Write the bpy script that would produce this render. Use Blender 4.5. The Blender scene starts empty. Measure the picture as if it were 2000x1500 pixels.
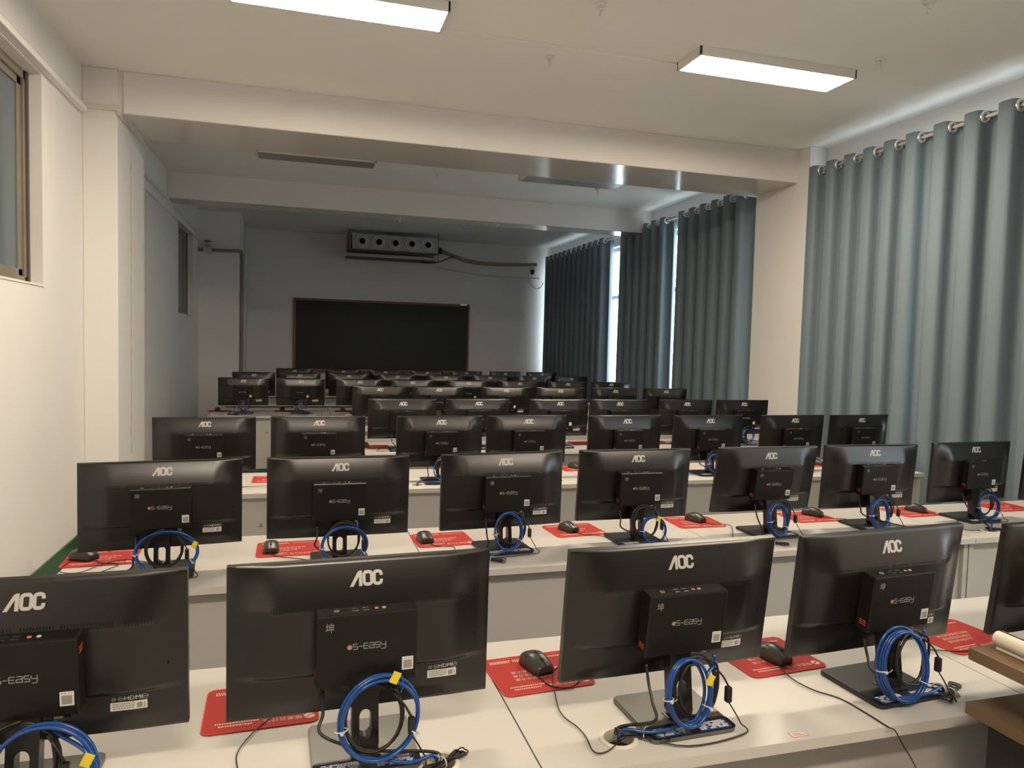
import bpy, bmesh, math, random
from mathutils import Vector, Matrix

S = bpy.context.scene
COL = S.collection
rnd = random.Random(7)
H = 1.62            # eye height above the floor
DZ = 0.76           # desk top height

# ------------------------------------------------------------------ camera
yaw, pitch, roll, F = math.radians(16.197), math.radians(3.110), math.radians(1.494), 1407.4
fw = Vector((math.sin(yaw) * math.cos(pitch), math.cos(yaw) * math.cos(pitch), -math.sin(pitch)))
rt = Vector((math.cos(yaw), -math.sin(yaw), 0))
up = rt.cross(fw)
r2 = rt * math.cos(roll) + up * math.sin(roll)
u2 = -rt * math.sin(roll) + up * math.cos(roll)
cam_d = bpy.data.cameras.new('camera')
cam = bpy.data.objects.new('camera', cam_d)
COL.objects.link(cam)
cam_d.sensor_fit = 'HORIZONTAL'
cam_d.sensor_width = 36
cam_d.lens = 36 * F / 2000
cam_d.clip_start = 0.05
M = Matrix((r2, u2, -fw)).transposed().to_4x4()
M.translation = Vector((0, 0, H))
cam.matrix_world = M
S.camera = cam
S.view_settings.view_transform = 'Standard'
S.view_settings.look = 'None'
S.view_settings.gamma = 1
S.view_settings.use_curve_mapping = False
S.view_settings.exposure = 0.0


def pix(px, py, z=None, y=None, x=None):
    """the point of the place seen at a pixel of the photograph, on a real plane"""
    d = fw + r2 * ((px - 1000) / F) - u2 * ((py - 750) / F)
    if z is not None:
        t = (z - H) / d.z
    elif y is not None:
        t = y / d.y
    else:
        t = x / d.x
    return Vector((d.x * t, d.y * t, H + d.z * t))


# ------------------------------------------------------------------ world (overcast daylight)
LAMP = 78.0
SKY = 8.0
w = bpy.data.worlds.new('overcast_sky')
S.world = w
w.use_nodes = True
bg = w.node_tree.nodes['Background']
bg.inputs[0].default_value = (0.91, 0.955, 1.0, 1)
bg.inputs[1].default_value = SKY


# ------------------------------------------------------------------ materials
def mat(name, col, rough=0.5, metal=0.0, spec=0.5, noise=None, bump=None, coat=0.0, emit=None, trans=0.0, aniso=None):
    m = bpy.data.materials.new(name)
    m.use_nodes = True
    nt = m.node_tree
    b = nt.nodes['Principled BSDF']
    b.inputs['Base Color'].default_value = (*col, 1)
    b.inputs['Roughness'].default_value = rough
    b.inputs['Metallic'].default_value = metal
    b.inputs['Specular IOR Level'].default_value = spec
    b.inputs['Coat Weight'].default_value = coat
    b.inputs['Transmission Weight'].default_value = trans
    if emit:
        b.inputs['Emission Color'].default_value = (*emit[0], 1)
        b.inputs['Emission Strength'].default_value = emit[1]
    if noise or bump:
        tc = nt.nodes.new('ShaderNodeTexCoord')
        mp = nt.nodes.new('ShaderNodeMapping')
        nt.links.new(tc.outputs['Object'], mp.inputs[0])
    if noise:   # (scale, amount, stretch)
        n = nt.nodes.new('ShaderNodeTexNoise')
        n.inputs['Scale'].default_value = noise[0]
        n.inputs['Detail'].default_value = 5
        if len(noise) > 2:
            mp.inputs['Scale'].default_value = noise[2]
        nt.links.new(mp.outputs[0], n.inputs['Vector'])
        mx = nt.nodes.new('ShaderNodeMix')
        mx.data_type = 'RGBA'
        a = noise[1]
        mx.inputs[6].default_value = (*[c * (1 - a) for c in col], 1)
        mx.inputs[7].default_value = (*[min(1, c * (1 + a)) for c in col], 1)
        nt.links.new(n.outputs[0], mx.inputs[0])
        nt.links.new(mx.outputs[2], b.inputs['Base Color'])
    if bump:    # (scale, strength, distance)
        n2 = nt.nodes.new('ShaderNodeTexNoise')
        n2.inputs['Scale'].default_value = bump[0]
        n2.inputs['Detail'].default_value = 4
        nt.links.new(mp.outputs[0] if noise and len(noise) > 2 else tc.outputs['Object'], n2.inputs['Vector'])
        bp = nt.nodes.new('ShaderNodeBump')
        bp.inputs['Strength'].default_value = bump[1]
        bp.inputs['Distance'].default_value = bump[2]
        nt.links.new(n2.outputs[0], bp.inputs['Height'])
        nt.links.new(bp.outputs[0], b.inputs['Normal'])
    return m


M_wall = mat('wall_paint', (0.83, 0.81, 0.785), 0.55, noise=(1.3, 0.03), bump=(9, 0.12, 0.01))
M_ceil = mat('ceiling_paint', (0.87, 0.855, 0.81), 0.6, noise=(0.8, 0.03), bump=(14, 0.08, 0.01))
M_gloss = mat('glossy_beam_paint', (0.62, 0.59, 0.54), 0.13, noise=(1.0, 0.05), bump=(3, 0.06, 0.02))
M_trim = mat('trim_paint', (0.72, 0.68, 0.60), 0.4)
M_green = mat('green_skirting_paint', (0.018, 0.095, 0.028), 0.4, noise=(4, 0.12))
M_floor = mat('floor_tile', (0.42, 0.41, 0.38), 0.3, noise=(3, 0.08))
M_desk = mat('desk_laminate', (0.61, 0.585, 0.545), 0.33, noise=(2.5, 0.015))
M_panel = mat('desk_panel', (0.50, 0.485, 0.455), 0.5, noise=(2, 0.02))
M_gap = mat('gap_dark', (0.05, 0.045, 0.04), 0.8)
M_black = mat('black_plastic', (0.0062, 0.0050, 0.0042), 0.29, spec=0.72, bump=(900, 0.05, 0.0004))
M_black2 = mat('black_metal_case', (0.0075, 0.0068, 0.0058), 0.42, spec=0.36, bump=(1100, 0.08, 0.0004))
M_screen = mat('screen_glass', (0.008, 0.008, 0.009), 0.12)
M_void = mat('vent_dark', (0.002, 0.002, 0.002), 0.9)
M_logo = mat('silver_logo', (0.52, 0.50, 0.47), 0.45, metal=0.2)
M_mark = mat('grey_print', (0.26, 0.26, 0.25), 0.6)
M_dim = mat('dim_grey_print', (0.10, 0.10, 0.095), 0.6)
M_white = mat('white_sticker', (0.72, 0.70, 0.66), 0.5)
M_ink = mat('black_ink', (0.06, 0.055, 0.05), 0.7)
M_tan = mat('greyed_print', (0.30, 0.28, 0.25), 0.7)
M_orange = mat('red_orange_print', (0.50, 0.06, 0.03), 0.6)
M_dot = mat('pinkish_red_dot', (0.45, 0.22, 0.19), 0.5)
M_metal = mat('bright_metal', (0.75, 0.73, 0.70), 0.25, metal=1.0)
M_jackr = mat('pink_jack', (0.75, 0.20, 0.18), 0.4)
M_jackg = mat('green_jack', (0.62, 0.66, 0.36), 0.4)
M_brush = mat('brushed_metal_reflecting', (0.15, 0.152, 0.136), 0.36, metal=0.5, noise=(9, 0.22, (3, 60, 3)))  # lighter copy of the base metal, its reflection put into the colour
M_brushd = mat('brushed_dark_metal', (0.035, 0.037, 0.036), 0.35, metal=0.4, noise=(9, 0.2, (3, 60, 3)))
M_blue = mat('blue_cable', (0.006, 0.062, 0.27), 0.25, coat=0.3)
M_bluelab = mat('blue_label', (0.03, 0.08, 0.30), 0.4)
M_cord = mat('black_cord', (0.018, 0.015, 0.013), 0.4)
M_tie = mat('white_zip_tie', (0.70, 0.70, 0.70), 0.4)
M_yellow = mat('yellow_tag', (0.80, 0.62, 0.04), 0.4)
M_clear = mat('clear_plug', (0.5, 0.48, 0.44), 0.3)
M_red = mat('red_mouse_pad', (0.45, 0.022, 0.018), 0.75, noise=(60, 0.04))
M_redge = mat('red_pad_edge', (0.80, 0.09, 0.035), 0.7)
M_padink = mat('pale_pad_print', (0.80, 0.52, 0.42), 0.7)
M_mouse = mat('mouse_plastic', (0.050, 0.047, 0.041), 0.36)
M_curt = mat('teal_grey_curtain', (0.170, 0.226, 0.262), 0.8, noise=(40, 0.05), bump=(500, 0.1, 0.001))
M_rod = mat('white_rod', (0.66, 0.62, 0.56), 0.4)
M_chrome = mat('chrome_ring', (0.92, 0.92, 0.92), 0.32, metal=1.0)
M_alu = mat('aged_aluminium', (0.30, 0.265, 0.21), 0.4, metal=0.4, noise=(6, 0.15))
M_frost = mat('bluish_frosted_glass', (0.115, 0.150, 0.172), 0.2)
M_pvc = mat('white_window_frame', (0.7, 0.7, 0.7), 0.4)
M_board = mat('blackboard_green', (0.016, 0.020, 0.014), 0.55, noise=(2, 0.1))
M_wood = mat('wood_strip', (0.26, 0.125, 0.06), 0.5, noise=(5, 0.2, (1, 1, 8)))
M_podium = mat('podium_wood', (0.16, 0.100, 0.052), 0.36, noise=(7, 0.22, (14, 1, 1)))
M_podbody = mat('podium_dark_body', (0.02, 0.017, 0.014), 0.6)
M_noz = mat('grey_nozzle', (0.56, 0.55, 0.52), 0.5)
M_ac = mat('grey_white_metal', (0.43, 0.42, 0.40), 0.5)
M_acd = mat('dark_angle_iron', (0.10, 0.085, 0.08), 0.6)
M_pipe = mat('shaded_grey_brown', (0.27, 0.23, 0.215), 0.5)  # mid tone: the shadow of a pale pipe is put into its colour
M_foam = mat('beige_pipe_wrap', (0.34, 0.29, 0.20), 0.7, noise=(12, 0.2))
M_paper = mat('newspaper', (0.74, 0.68, 0.56), 0.8)
M_print = mat('newspaper_print', (0.30, 0.31, 0.33), 0.8, noise=(60, 0.5))
M_lampf = mat('white_lamp_frame', (0.78, 0.76, 0.72), 0.5)
M_lamp = mat('lit_panel', (0.9, 0.9, 0.85), 0.5, emit=((1.0, 0.845, 0.655), LAMP))
M_lampoff = mat('unlit_panel', (0.26, 0.27, 0.24), 0.3)
M_brass = mat('brass_lock', (0.55, 0.45, 0.22), 0.3, metal=1.0)
M_taped = mat('red_tape_print', (0.62, 0.20, 0.15), 0.6)
M_ring = mat('cream_grommet', (0.72, 0.67, 0.55), 0.4)
M_well = mat('brown_hole', (0.06, 0.04, 0.03), 0.8)
M_glass = bpy.data.materials.new('clear_window_glass')
M_glass.use_nodes = True
_n = M_glass.node_tree
_n.nodes.remove(_n.nodes['Principled BSDF'])
_t = _n.nodes.new('ShaderNodeBsdfTransparent')
_t.inputs[0].default_value = (0.9, 0.95, 0.97, 1)
_g = _n.nodes.new('ShaderNodeBsdfGlossy')
_g.inputs['Roughness'].default_value = 0.05
_x = _n.nodes.new('ShaderNodeMixShader')
_x.inputs[0].default_value = 0.06
_n.links.new(_t.outputs[0], _x.inputs[1])
_n.links.new(_g.outputs[0], _x.inputs[2])
_n.links.new(_x.outputs[0], _n.nodes['Material Output'].inputs[0])


# ------------------------------------------------------------------ mesh helpers
class MB:
    """collects pieces with materials and links them as ONE mesh object"""
    def __init__(s):
        s.v, s.f, s.m, s.mats, s.sm = [], [], [], [], []

    def mi(s, m):
        if m not in s.mats:
            s.mats.append(m)
        return s.mats.index(m)

    def add(s, vs, fs, m, smooth=False):
        b = len(s.v)
        s.v += [tuple(v) for v in vs]
        k = s.mi(m)
        for f in fs:
            s.f.append([b + i for i in f])
            s.m.append(k)
            s.sm.append(smooth)
        return s

    def bm(s, bm, m, smooth=False):
        bm.verts.ensure_lookup_table()
        bm.verts.index_update()
        s.add([v.co.copy() for v in bm.verts], [[v.index for v in f.verts] for f in bm.faces], m, smooth)
        bm.free()
        return s

    def box(s, a, b, m, bev=0.0, seg=2, mtx=None):
        bm = bmesh.new()
        bmesh.ops.create_cube(bm, size=1)
        c = [(p + q) / 2 for p, q in zip(a, b)]
        d = [abs(q - p) for p, q in zip(a, b)]
        for v in bm.verts:
            v.co = Vector((c[0] + v.co.x * d[0], c[1] + v.co.y * d[1], c[2] + v.co.z * d[2]))
        if bev:
            bmesh.ops.bevel(bm, geom=bm.edges[:], offset=min(bev, min(d) * 0.45), segments=seg, affect='EDGES', profile=0.5)
        if mtx is not None:
            bm.transform(mtx)
        return s.bm(bm, m)

    def prism(s, pts, z0, z1, m, bev=0.0, axis='z', smooth=False):
        """outline (2-D) extruded between z0 and z1 along an axis; z: (x,y), y: (x,z)"""
        n = len(pts)
        def P(p, t):
            return (p[0], p[1], t) if axis == 'z' else ((p[0], t, p[1]) if axis == 'y' else (t, p[0], p[1]))
        vs = [P(p, z0) for p in pts] + [P(p, z1) for p in pts]
        fs = [list(range(n))[::-1], list(range(n, 2 * n))] + [[i, (i + 1) % n, n + (i + 1) % n, n + i] for i in range(n)]
        if bev:
            bm = bmesh.new()
            bv = [bm.verts.new(v) for v in vs]
            for f in fs:
                bm.faces.new([bv[i] for i in f])
            e = [e for e in bm.edges if abs((e.verts[0].co - e.verts[1].co)[{'z': 2, 'y': 1, 'x': 0}[axis]]) < 1e-6]
            bmesh.ops.bevel(bm, geom=e, offset=bev, segments=2, affect='EDGES')
            bmesh.ops.recalc_face_normals(bm, faces=bm.faces[:])
            return s.bm(bm, m, smooth)
        return s.add(vs, fs, m, smooth)

    def tube(s, pts, r, m, n=8, close=False, smoothpts=0, cap=True):
        P = [Vector(p) for p in pts]
        if smoothpts:
            P = spline(P, smoothpts, close)
        N = len(P)
        vs, fs = [], []
        t0 = None
        for i in range(N):
            a = P[(i - 1) % N] if (close or i > 0) else P[0]
            b = P[(i + 1) % N] if (close or i < N - 1) else P[-1]
            t = (b - a)
            t = t.normalized() if t.length > 1e-9 else Vector((0, 0, 1))
            if t0 is None:
                q = t.cross(Vector((0, 0, 1)))
                if q.length < 0.1:
                    q = t.cross(Vector((0, 1, 0)))
                q.normalize()
            else:
                q = q - t * q.dot(t)
                q.normalize()
            t0 = t
            e = t.cross(q)
            rr = r[i] if isinstance(r, (list, tuple)) else r
            for k in range(n):
                an = 2 * math.pi * k / n
                vs.append(P[i] + (q * math.cos(an) + e * math.sin(an)) * rr)
        for i in range(N if close else N - 1):
            j = (i + 1) % N
            for k in range(n):
                l = (k + 1) % n
                fs.append([i * n + k, i * n + l, j * n + l, j * n + k])
        if not close and cap:
            fs.append([k for k in range(n)][::-1])
            fs.append([(N - 1) * n + k for k in range(n)])
        return s.add(vs, fs, m, True)

    def cyl(s, a, b, r, m, n=20, r1=None):
        return s.tube([a, b], [r, r if r1 is None else r1], m, n)

    def ring(s, c, axis, R, r, m, n=24, k=8):
        ax = Vector(axis).normalized()
        u = ax.orthogonal().normalized()
        v = ax.cross(u)
        return s.tube([Vector(c) + (u * math.cos(2 * math.pi * i / n) + v * math.sin(2 * math.pi * i / n)) * R for i in range(n)], r, m, k, close=True)

    def grid(s, fn, nu, nv, m, smooth=True, closeu=False):
        vs = [fn(i / (nu - 1), j / (nv - 1)) for j in range(nv) for i in range(nu)]
        fs = [[j * nu + i, j * nu + i + 1, (j + 1) * nu + i + 1, (j + 1) * nu + i] for j in range(nv - 1) for i in range(nu - 1)]
        return s.add(vs, fs, m, smooth)

    def build(s, name, parent=None, loc=None, mtx=None):
        me = bpy.data.meshes.new(name)
        me.from_pydata(s.v, [], s.f)
        for m in s.mats:
            me.materials.append(m)
        me.polygons.foreach_set('material_index', s.m)
        me.polygons.foreach_set('use_smooth', s.sm)
        me.update()
        o = bpy.data.objects.new(name, me)
        COL.objects.link(o)
        if parent:
            o.parent = parent
        if loc is not None:
            o.location = loc
        if mtx is not None:
            o.matrix_local = mtx
        return o


def spline(P, k, close=False):
    n = len(P)
    out = []
    rng = range(n) if close else range(n - 1)
    for i in rng:
        p0 = P[(i - 1) % n] if (close or i > 0) else P[0] * 2 - P[1]
        p1, p2 = P[i], P[(i + 1) % n]
        p3 = P[(i + 2) % n] if (close or i < n - 2) else P[-1] * 2 - P[-2]
        for j in range(k):
            t = j / k
            out.append(0.5 * ((2 * p1) + (-p0 + p2) * t + (2 * p0 - 5 * p1 + 4 * p2 - p3) * t * t + (-p0 + 3 * p1 - 3 * p2 + p3) * t ** 3))
    if not close:
        out.append(P[-1].copy())
    return out


def tag(o, label=None, cat=None, group=None, kind=None):
    if label:
        o['label'] = label
    if cat:
        o['category'] = cat
    if group:
        o['group'] = group
    if kind:
        o['kind'] = kind
    return o


def empty(name, loc, rz=0, label=None, cat=None, group=None):
    o = bpy.data.objects.new(name, None)
    o.empty_display_size = 0.05
    COL.objects.link(o)
    o.location = loc
    o.rotation_euler = (0, 0, rz)
    return tag(o, label, cat, group)


def kids(o):
    return [c for c in COL.objects if c.parent == o]


def copy_tree(o, parent=None, tree=None):
    c = o.copy()
    COL.objects.link(c)
    c.parent = parent
    for ch in (tree or TREE).get(o.name, []):
        copy_tree(ch, c, tree)
    return c


TREE = {}


def remember():
    TREE.clear()
    for o in COL.objects:
        if o.parent:
            TREE.setdefault(o.parent.name, []).append(o)


def struct(mb, name, parent=None):
    o = mb.build(name, parent)
    if not parent:
        o['kind'] = 'structure'
    return o


def rrect(w, h, r, n=5, cx=0, cy=0):
    pts = []
    for sx, sy, a0 in ((1, 1, 0), (-1, 1, 90), (-1, -1, 180), (1, -1, 270)):
        for k in range(n + 1):
            a = math.radians(a0 + 90 * k / n)
            pts.append((cx + sx * (w / 2 - r) + r * math.cos(a), cy + sy * (h / 2 - r) + r * math.sin(a)))
    return pts


def text_mesh(txt, size, align='CENTER'):
    """flat lettering: verts (x, y) and faces, centred"""
    cu = bpy.data.curves.new('t', 'FONT')
    cu.body = txt
    cu.size = size
    cu.align_x = align
    cu.align_y = 'CENTER'
    cu.resolution_u = 2
    o = bpy.data.objects.new('t', cu)
    COL.objects.link(o)
    dg = bpy.context.evaluated_depsgraph_get()
    me = bpy.data.meshes.new_from_object(o.evaluated_get(dg))
    vs = [tuple(v.co)[:2] for v in me.vertices]
    fs = [list(p.vertices) for p in me.polygons]
    bpy.data.objects.remove(o)
    bpy.data.curves.remove(cu)
    bpy.data.meshes.remove(me)
    return vs, fs


def stroke(mb, pts, wdt, m, P, close=False):
    """flat lettering stroke with mitred corners; P maps (x,y) to 3-D"""
    n = len(pts)
    L, R = [], []
    for i in range(n):
        p = Vector(pts[i])
        a = Vector(pts[(i - 1) % n]) if (close or i > 0) else None
        b = Vector(pts[(i + 1) % n]) if (close or i < n - 1) else None
        d1 = (p - a).normalized() if a is not None else (b - p).normalized()
        d2 = (b - p).normalized() if b is not None else d1
        n1 = Vector((-d1.y, d1.x))
        n2 = Vector((-d2.y, d2.x))
        mt = (n1 + n2)
        mt = mt.normalized() if mt.length > 1e-6 else n1
        k = wdt / 2 / max(0.35, mt.dot(n1))
        L.append(p + mt * k)
        R.append(p - mt * k)
    vs = [P(*q) for q in L] + [P(*q) for q in R]
    fs = [[i, (i + 1) % n, n + (i + 1) % n, n + i] for i in range(n if close else n - 1)]
    mb.add(vs, fs, m)


# ------------------------------------------------------------------ room shell
XL, XR, YB, YF, ZC = -1.56, 4.76, -5.5, 13.7, 3.56
PILX, COLX = -1.33, 4.57
mb = MB().box((XL - 0.3, YB - 0.2, -0.1), (XR + 0.3, YF + 0.2, 0), M_floor)
struct(mb, 'floor')
mb = MB().box((XL - 0.3, YB - 0.2, ZC), (XR + 0.3, YF + 0.2, ZC + 0.15), M_ceil)
struct(mb, 'ceiling')
mb = MB().box((XL - 0.3, YF, 0), (XR + 0.3, YF + 0.2, ZC), M_wall)
struct(mb, 'wall_front')
mb = MB().box((XL - 0.3, YB - 0.2, 0), (XR + 0.3, YB, ZC), M_pipe)  # unseen wall, coloured dark to dim the reflections in the monitors
struct(mb, 'wall_back')


def wall_with_holes(mb, x0, x1, y0, y1, holes, m):
    """wall slab between x0 and x1; holes = (ya, yb, za, zb) from the near end on"""
    y = y0
    for ya, yb, za, zb in holes:
        mb.box((x0, y, 0), (x1, ya, ZC), m)
        mb.box((x0, ya, 0), (x1, yb, za), m)
        mb.box((x0, ya, zb), (x1, yb, ZC), m)
        y = yb
    mb.box((x0, y, 0), (x1, y1, ZC), m)


LWIN = [(2.6, 5.15, 1.905, 3.20), (10.2, 11.45, 1.91, 3.10)]
mb = MB()
wall_with_holes(mb, XL - 0.26, XL, YB, YF, LWIN, M_wall)
struct(mb, 'wall_left')
RWIN = [(0.2, 5.75, 0.9, 3.22), (6.72, 9.95, 0.9, 3.22), (10.22, 13.55, 0.9, 3.22)]
mb = MB()
wall_with_holes(mb, XR, XR + 0.26, YB, YF, RWIN, M_wall)
struct(mb, 'wall_right')
# pillars, corner boxing, beams
mb = MB().box((XL, 6.0, 0), (PILX, 6.93, ZC), M_wall, 0.006)
struct(mb, 'wall_left_pillar')
mb = MB().box((COLX, 5.86, 0), (XR, 6.68, ZC), M_wall, 0.006)
struct(mb, 'wall_right_pillar')
mb = MB().box((XL, 12.05, 0), (-0.97, YF, ZC), M_wall, 0.006)
struct(mb, 'wall_left_corner')


def beam(name, y0, y1, z0, x0, x1):
    b = MB()
    b.box((x0, y0, z0 + 0.004), (x1, y1, ZC), M_wall, 0.004)
    b.box((x0, y0 + 0.006, z0), (x1, y1 - 0.006, z0 + 0.004), M_gloss)
    if name == 'trim_1':
        b.box((PILX - .01, y0 + .012, z0 + .002), (x0 + .01, y1, ZC), M_wall)
    struct(b, name)


beam('trim_1', 6.02, 6.74, H + 1.63, -1.295, XR)
beam('trim_2', 9.42, 9.80, H + 1.63, XL, XR)
beam('trim_3', -3.2, -2.8, H + 1.63, XL, XR)
# picture rail down the left wall and round the pillar, and the lintel ledge over the window
rz = H + 1.655
mb = MB()
for a, b_ in (((XL, YB, rz - 0.02), (XL + 0.018, 6.0, rz + 0.02)),
              ((XL, 5.982, rz - 0.02), (PILX + 0.018, 6.0, rz + 0.02)),
              ((PILX, 5.982, rz - 0.05), (PILX + 0.018, 6.93, rz - 0.015)),
              ((XL, 6.93, rz - 0.06), (XL + 0.018, 9.42, rz - 0.02)),
              ((XL, 9.80, rz - 0.09), (XL + 0.018, 12.05, rz - 0.05))):
    mb.box(a, b_, M_trim, 0.004)
struct(mb, 'trim_4')
mb = MB().box((XL, YB, H + 1.592), (XL + 0.05, 5.93, H + 1.632), M_wall, 0.004)
mb.box((XL, 6.93, H + 1.465), (XL + 0.03, 12.05, H + 1.50), M_wall, 0.004)
struct(mb, 'trim_5')
# green skirting
mb = MB()
for a, b_ in (((XL, YB, 0), (XL + 0.012, 6.0, 0.165)), ((XL, 5.988, 0), (PILX + 0.012, 6.0, 0.165)),
              ((PILX, 5.988, 0), (PILX + 0.012, 6.94, 0.165)), ((XL, 6.93, 0), (XL + 0.012, 12.05, 0.165)),
              ((XL, 12.038, 0), (-0.958, 12.05, 0.165)), ((-0.97, 12.05, 0), (-0.958, YF, 0.165))):
    mb.box(a, b_, M_green)
struct(mb, 'baseboard_left')
mb = MB().box((-0.96, YF - 0.012, 0), (XR, YF, 0.165), M_green)
struct(mb, 'baseboard_front')


# windows -------------------------------------------------------------
def left_window(name, ya, yb, za, zb):
    x = XL - 0.13
    f = MB()
    t = 0.055
    for a, b_ in (((x - .05, ya, za), (x + .05, yb, za + t)), ((x - .05, ya, zb - t), (x + .05, yb, zb)),
                  ((x - .05, ya, za), (x + .05, ya + t, zb)), ((x - .05, yb - t, za), (x + .05, yb, zb)),
                  ((x + .012, yb - t * 2.1, za + t), (x + .036, yb - t, zb - t)),
                  ((x + .012, ya + t, za + t), (x + .036, ya + 2.1 * t, zb - t)),
                  ((x + .01, (ya + yb) / 2 - .03, za + t), (x + .038, (ya + yb) / 2 + .03, zb - t)),
                  ((x + .012, ya + t, za + t), (x + .036, yb - t, za + t * 1.8)),
                  ((x + .012, ya + t, zb - t * 1.8), (x + .036, yb - t, zb - t))):
        f.box(a, b_, M_alu, 0.003)
    o = struct(f, name)
    MB().box((x + .018, ya + 2 * t, za + 1.7 * t), (x + .026, yb - 2 * t, zb - 1.7 * t), M_frost).build('window_pane', o)
    MB().box((x + .05, ya - .0, za - .0), (XL + .006, yb, za + .012), M_wall).build('window_sill', o)
    MB().box((x + .05, yb - t * .5, za), (x + .062, yb, zb), M_acd).build('window_seal', o)
    return o


left_window('window_1', *LWIN[0])
left_window('window_2', *LWIN[1])


def right_window(name, ya, yb, za, zb):
    x = XR + 0.13
    f = MB()
    t = 0.06
    zt = za + (zb - za) * 0.66
    for a, b_ in (((x - .04, ya, za), (x + .04, yb, za + t)), ((x - .04, ya, zb - t), (x + .04, yb, zb)),
                  ((x - .04, ya, za), (x + .04, ya + t, zb)), ((x - .04, yb - t, za), (x + .04, yb, zb)),
                  ((x - .035, ya, zt - t / 2), (x + .035, yb, zt + t / 2))):
        f.box(a, b_, M_pvc, 0.004)
    n = round((yb - ya) / 0.85)
    for k in range(1, n):
        yy = ya + (yb - ya) * k / n
        f.box((x - .03, yy - .03, za), (x + .03, yy + .03, zb), M_pvc, 0.004)
    o = struct(f, name)
    MB().box((x - .004, ya + t, za + t), (x + .004, yb - t, zb - t), M_glass).build('window_pane', o)
    g = MB()
    z = za + 0.14
    while z < zb - 0.1:
        g.cyl((XR + .215, ya + .01, z), (XR + .215, yb - .01, z), 0.006, M_rod, 8)
        z += 0.22
    g.build('security_bar', o)
    return o


for i, wn in enumerate(RWIN):
    right_window('window_%d' % (i + 3), *wn)
# ledge under the right windows
mb = MB().box((XR - 0.03, 0.1, 0.87), (XR, 5.8, 0.90), M_wall, 0.004)
mb.box((XR - 0.03, 6.70, 0.87), (XR, 13.6, 0.90), M_wall, 0.004)
struct(mb, 'trim_6')

# unseen corridor wall, added to keep the frosted left panes from facing open sky
mb = MB().box((XL - 2.6, YB, 0), (XL - 2.4, YF, ZC), M_wall)
struct(mb, 'wall_corridor')


# ------------------------------------------------------------------ ceiling lamps
def lamp(x0, y0, lit, label):
    L, Wd, T = 1.205, 0.302, 0.058
    r = empty('ceiling_light', (x0 + L / 2, y0 + Wd / 2, ZC), 0, label, 'ceiling light', 'flat rectangular ceiling lights')
    f = MB()
    b = 0.014
    for a, b_ in (((-L / 2, -Wd / 2, -T), (L / 2, -Wd / 2 + b, 0)), ((-L / 2, Wd / 2 - b, -T), (L / 2, Wd / 2, 0)),
                  ((-L / 2, -Wd / 2, -T), (-L / 2 + b, Wd / 2, 0)), ((L / 2 - b, -Wd / 2, -T), (L / 2, Wd / 2, 0))):
        f.box(a, b_, M_lampf, 0.002)
    f.box((-L / 2 + b, -Wd / 2 + b, -0.012), (L / 2 - b, Wd / 2 - b, -0.002), M_lampf)
    f.build('frame', r)
    MB().box((-L / 2 + b, -Wd / 2 + b, -T + 0.003), (L / 2 - b, Wd / 2 - b, -T + 0.007), M_lamp if lit else M_lampoff).build('diffuser', r)
    return r


lamp(-0.42, 4.15, True, 'lit white panel light on the ceiling, cut by the top edge of the photo')
lamp(2.415, 4.20, True, 'lit white panel light on the ceiling, nearest the teal curtains')
lamp(-0.42, -0.75, True, 'lit panel light on the ceiling above the camera, left one')
lamp(2.44, -0.70, True, 'lit panel light on the ceiling above the camera, right one')
lamp(-0.48, 7.84, False, 'unlit panel light beyond the first beam, left one')
lamp(2.36, 7.78, False, 'unlit panel light beyond the first beam, nearest the curtains')


def raceway(x0, x1, y, label):
    o = MB().box((x0, y - 0.012, ZC - 0.014), (x1, y + 0.012, ZC), M_ceil, 0.003).build('cable_raceway')
    tag(o, label, 'cable raceway', 'raceways along the ceiling')


raceway(0.79, 2.44, 4.52, 'thin painted cable raceway on the ceiling joining the two lit lights')
raceway(0.73, 2.36, 7.86, 'thin painted cable raceway on the ceiling joining the two unlit lights')


def hook(x, y, z, label):
    m = MB()
    m.cyl((0, 0, 0), (0, 0, -0.012), 0.034, M_lampf, 20, 0.03)
    m.cyl((0, 0, -0.012), (0, 0, -0.038), 0.013, M_lampf, 12, 0.009)
    m.ring((0, 0, -0.052), (1, 0, 0), 0.014, 0.0035, M_lampf, 14, 6)
    o = m.build('ceiling_hook', None, (x, y, z))
    tag(o, label, 'ceiling hook', 'fan hooks under the ceiling and the beams')


for x, y, z, l in ((1.60, 3.90, ZC, 'white ceiling hook nearest the top edge, between the two lit lights'),
                   (1.57, 4.70, ZC, 'white ceiling hook just beyond the raceway joining the lit lights'),
                   (3.28, 3.28, ZC, 'white ceiling hook at the top edge, above the second lit light'),
                   (3.62, 4.00, ZC, 'faint ceiling hook right of the second lit light'),
                   (1.46, 8.30, ZC, 'ceiling hook beyond the first beam, in the middle of the bay'),
                   (3.46, 8.35, ZC, 'ceiling hook beyond the first beam, below the right unlit light'),
                   (-0.48, 8.15, ZC, 'ceiling hook beyond the first beam, by the left unlit light'),
                   (1.2, 9.61, H + 1.63, 'small hook under the second beam, above the row of round nozzles'),
                   (2.52, 9.61, H + 1.63, 'small hook under the second beam, right of the row of round nozzles')):
    hook(x, y, z, l)


# ------------------------------------------------------------------ curtains
CX, CZ = 4.60, H + 1.69


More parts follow.
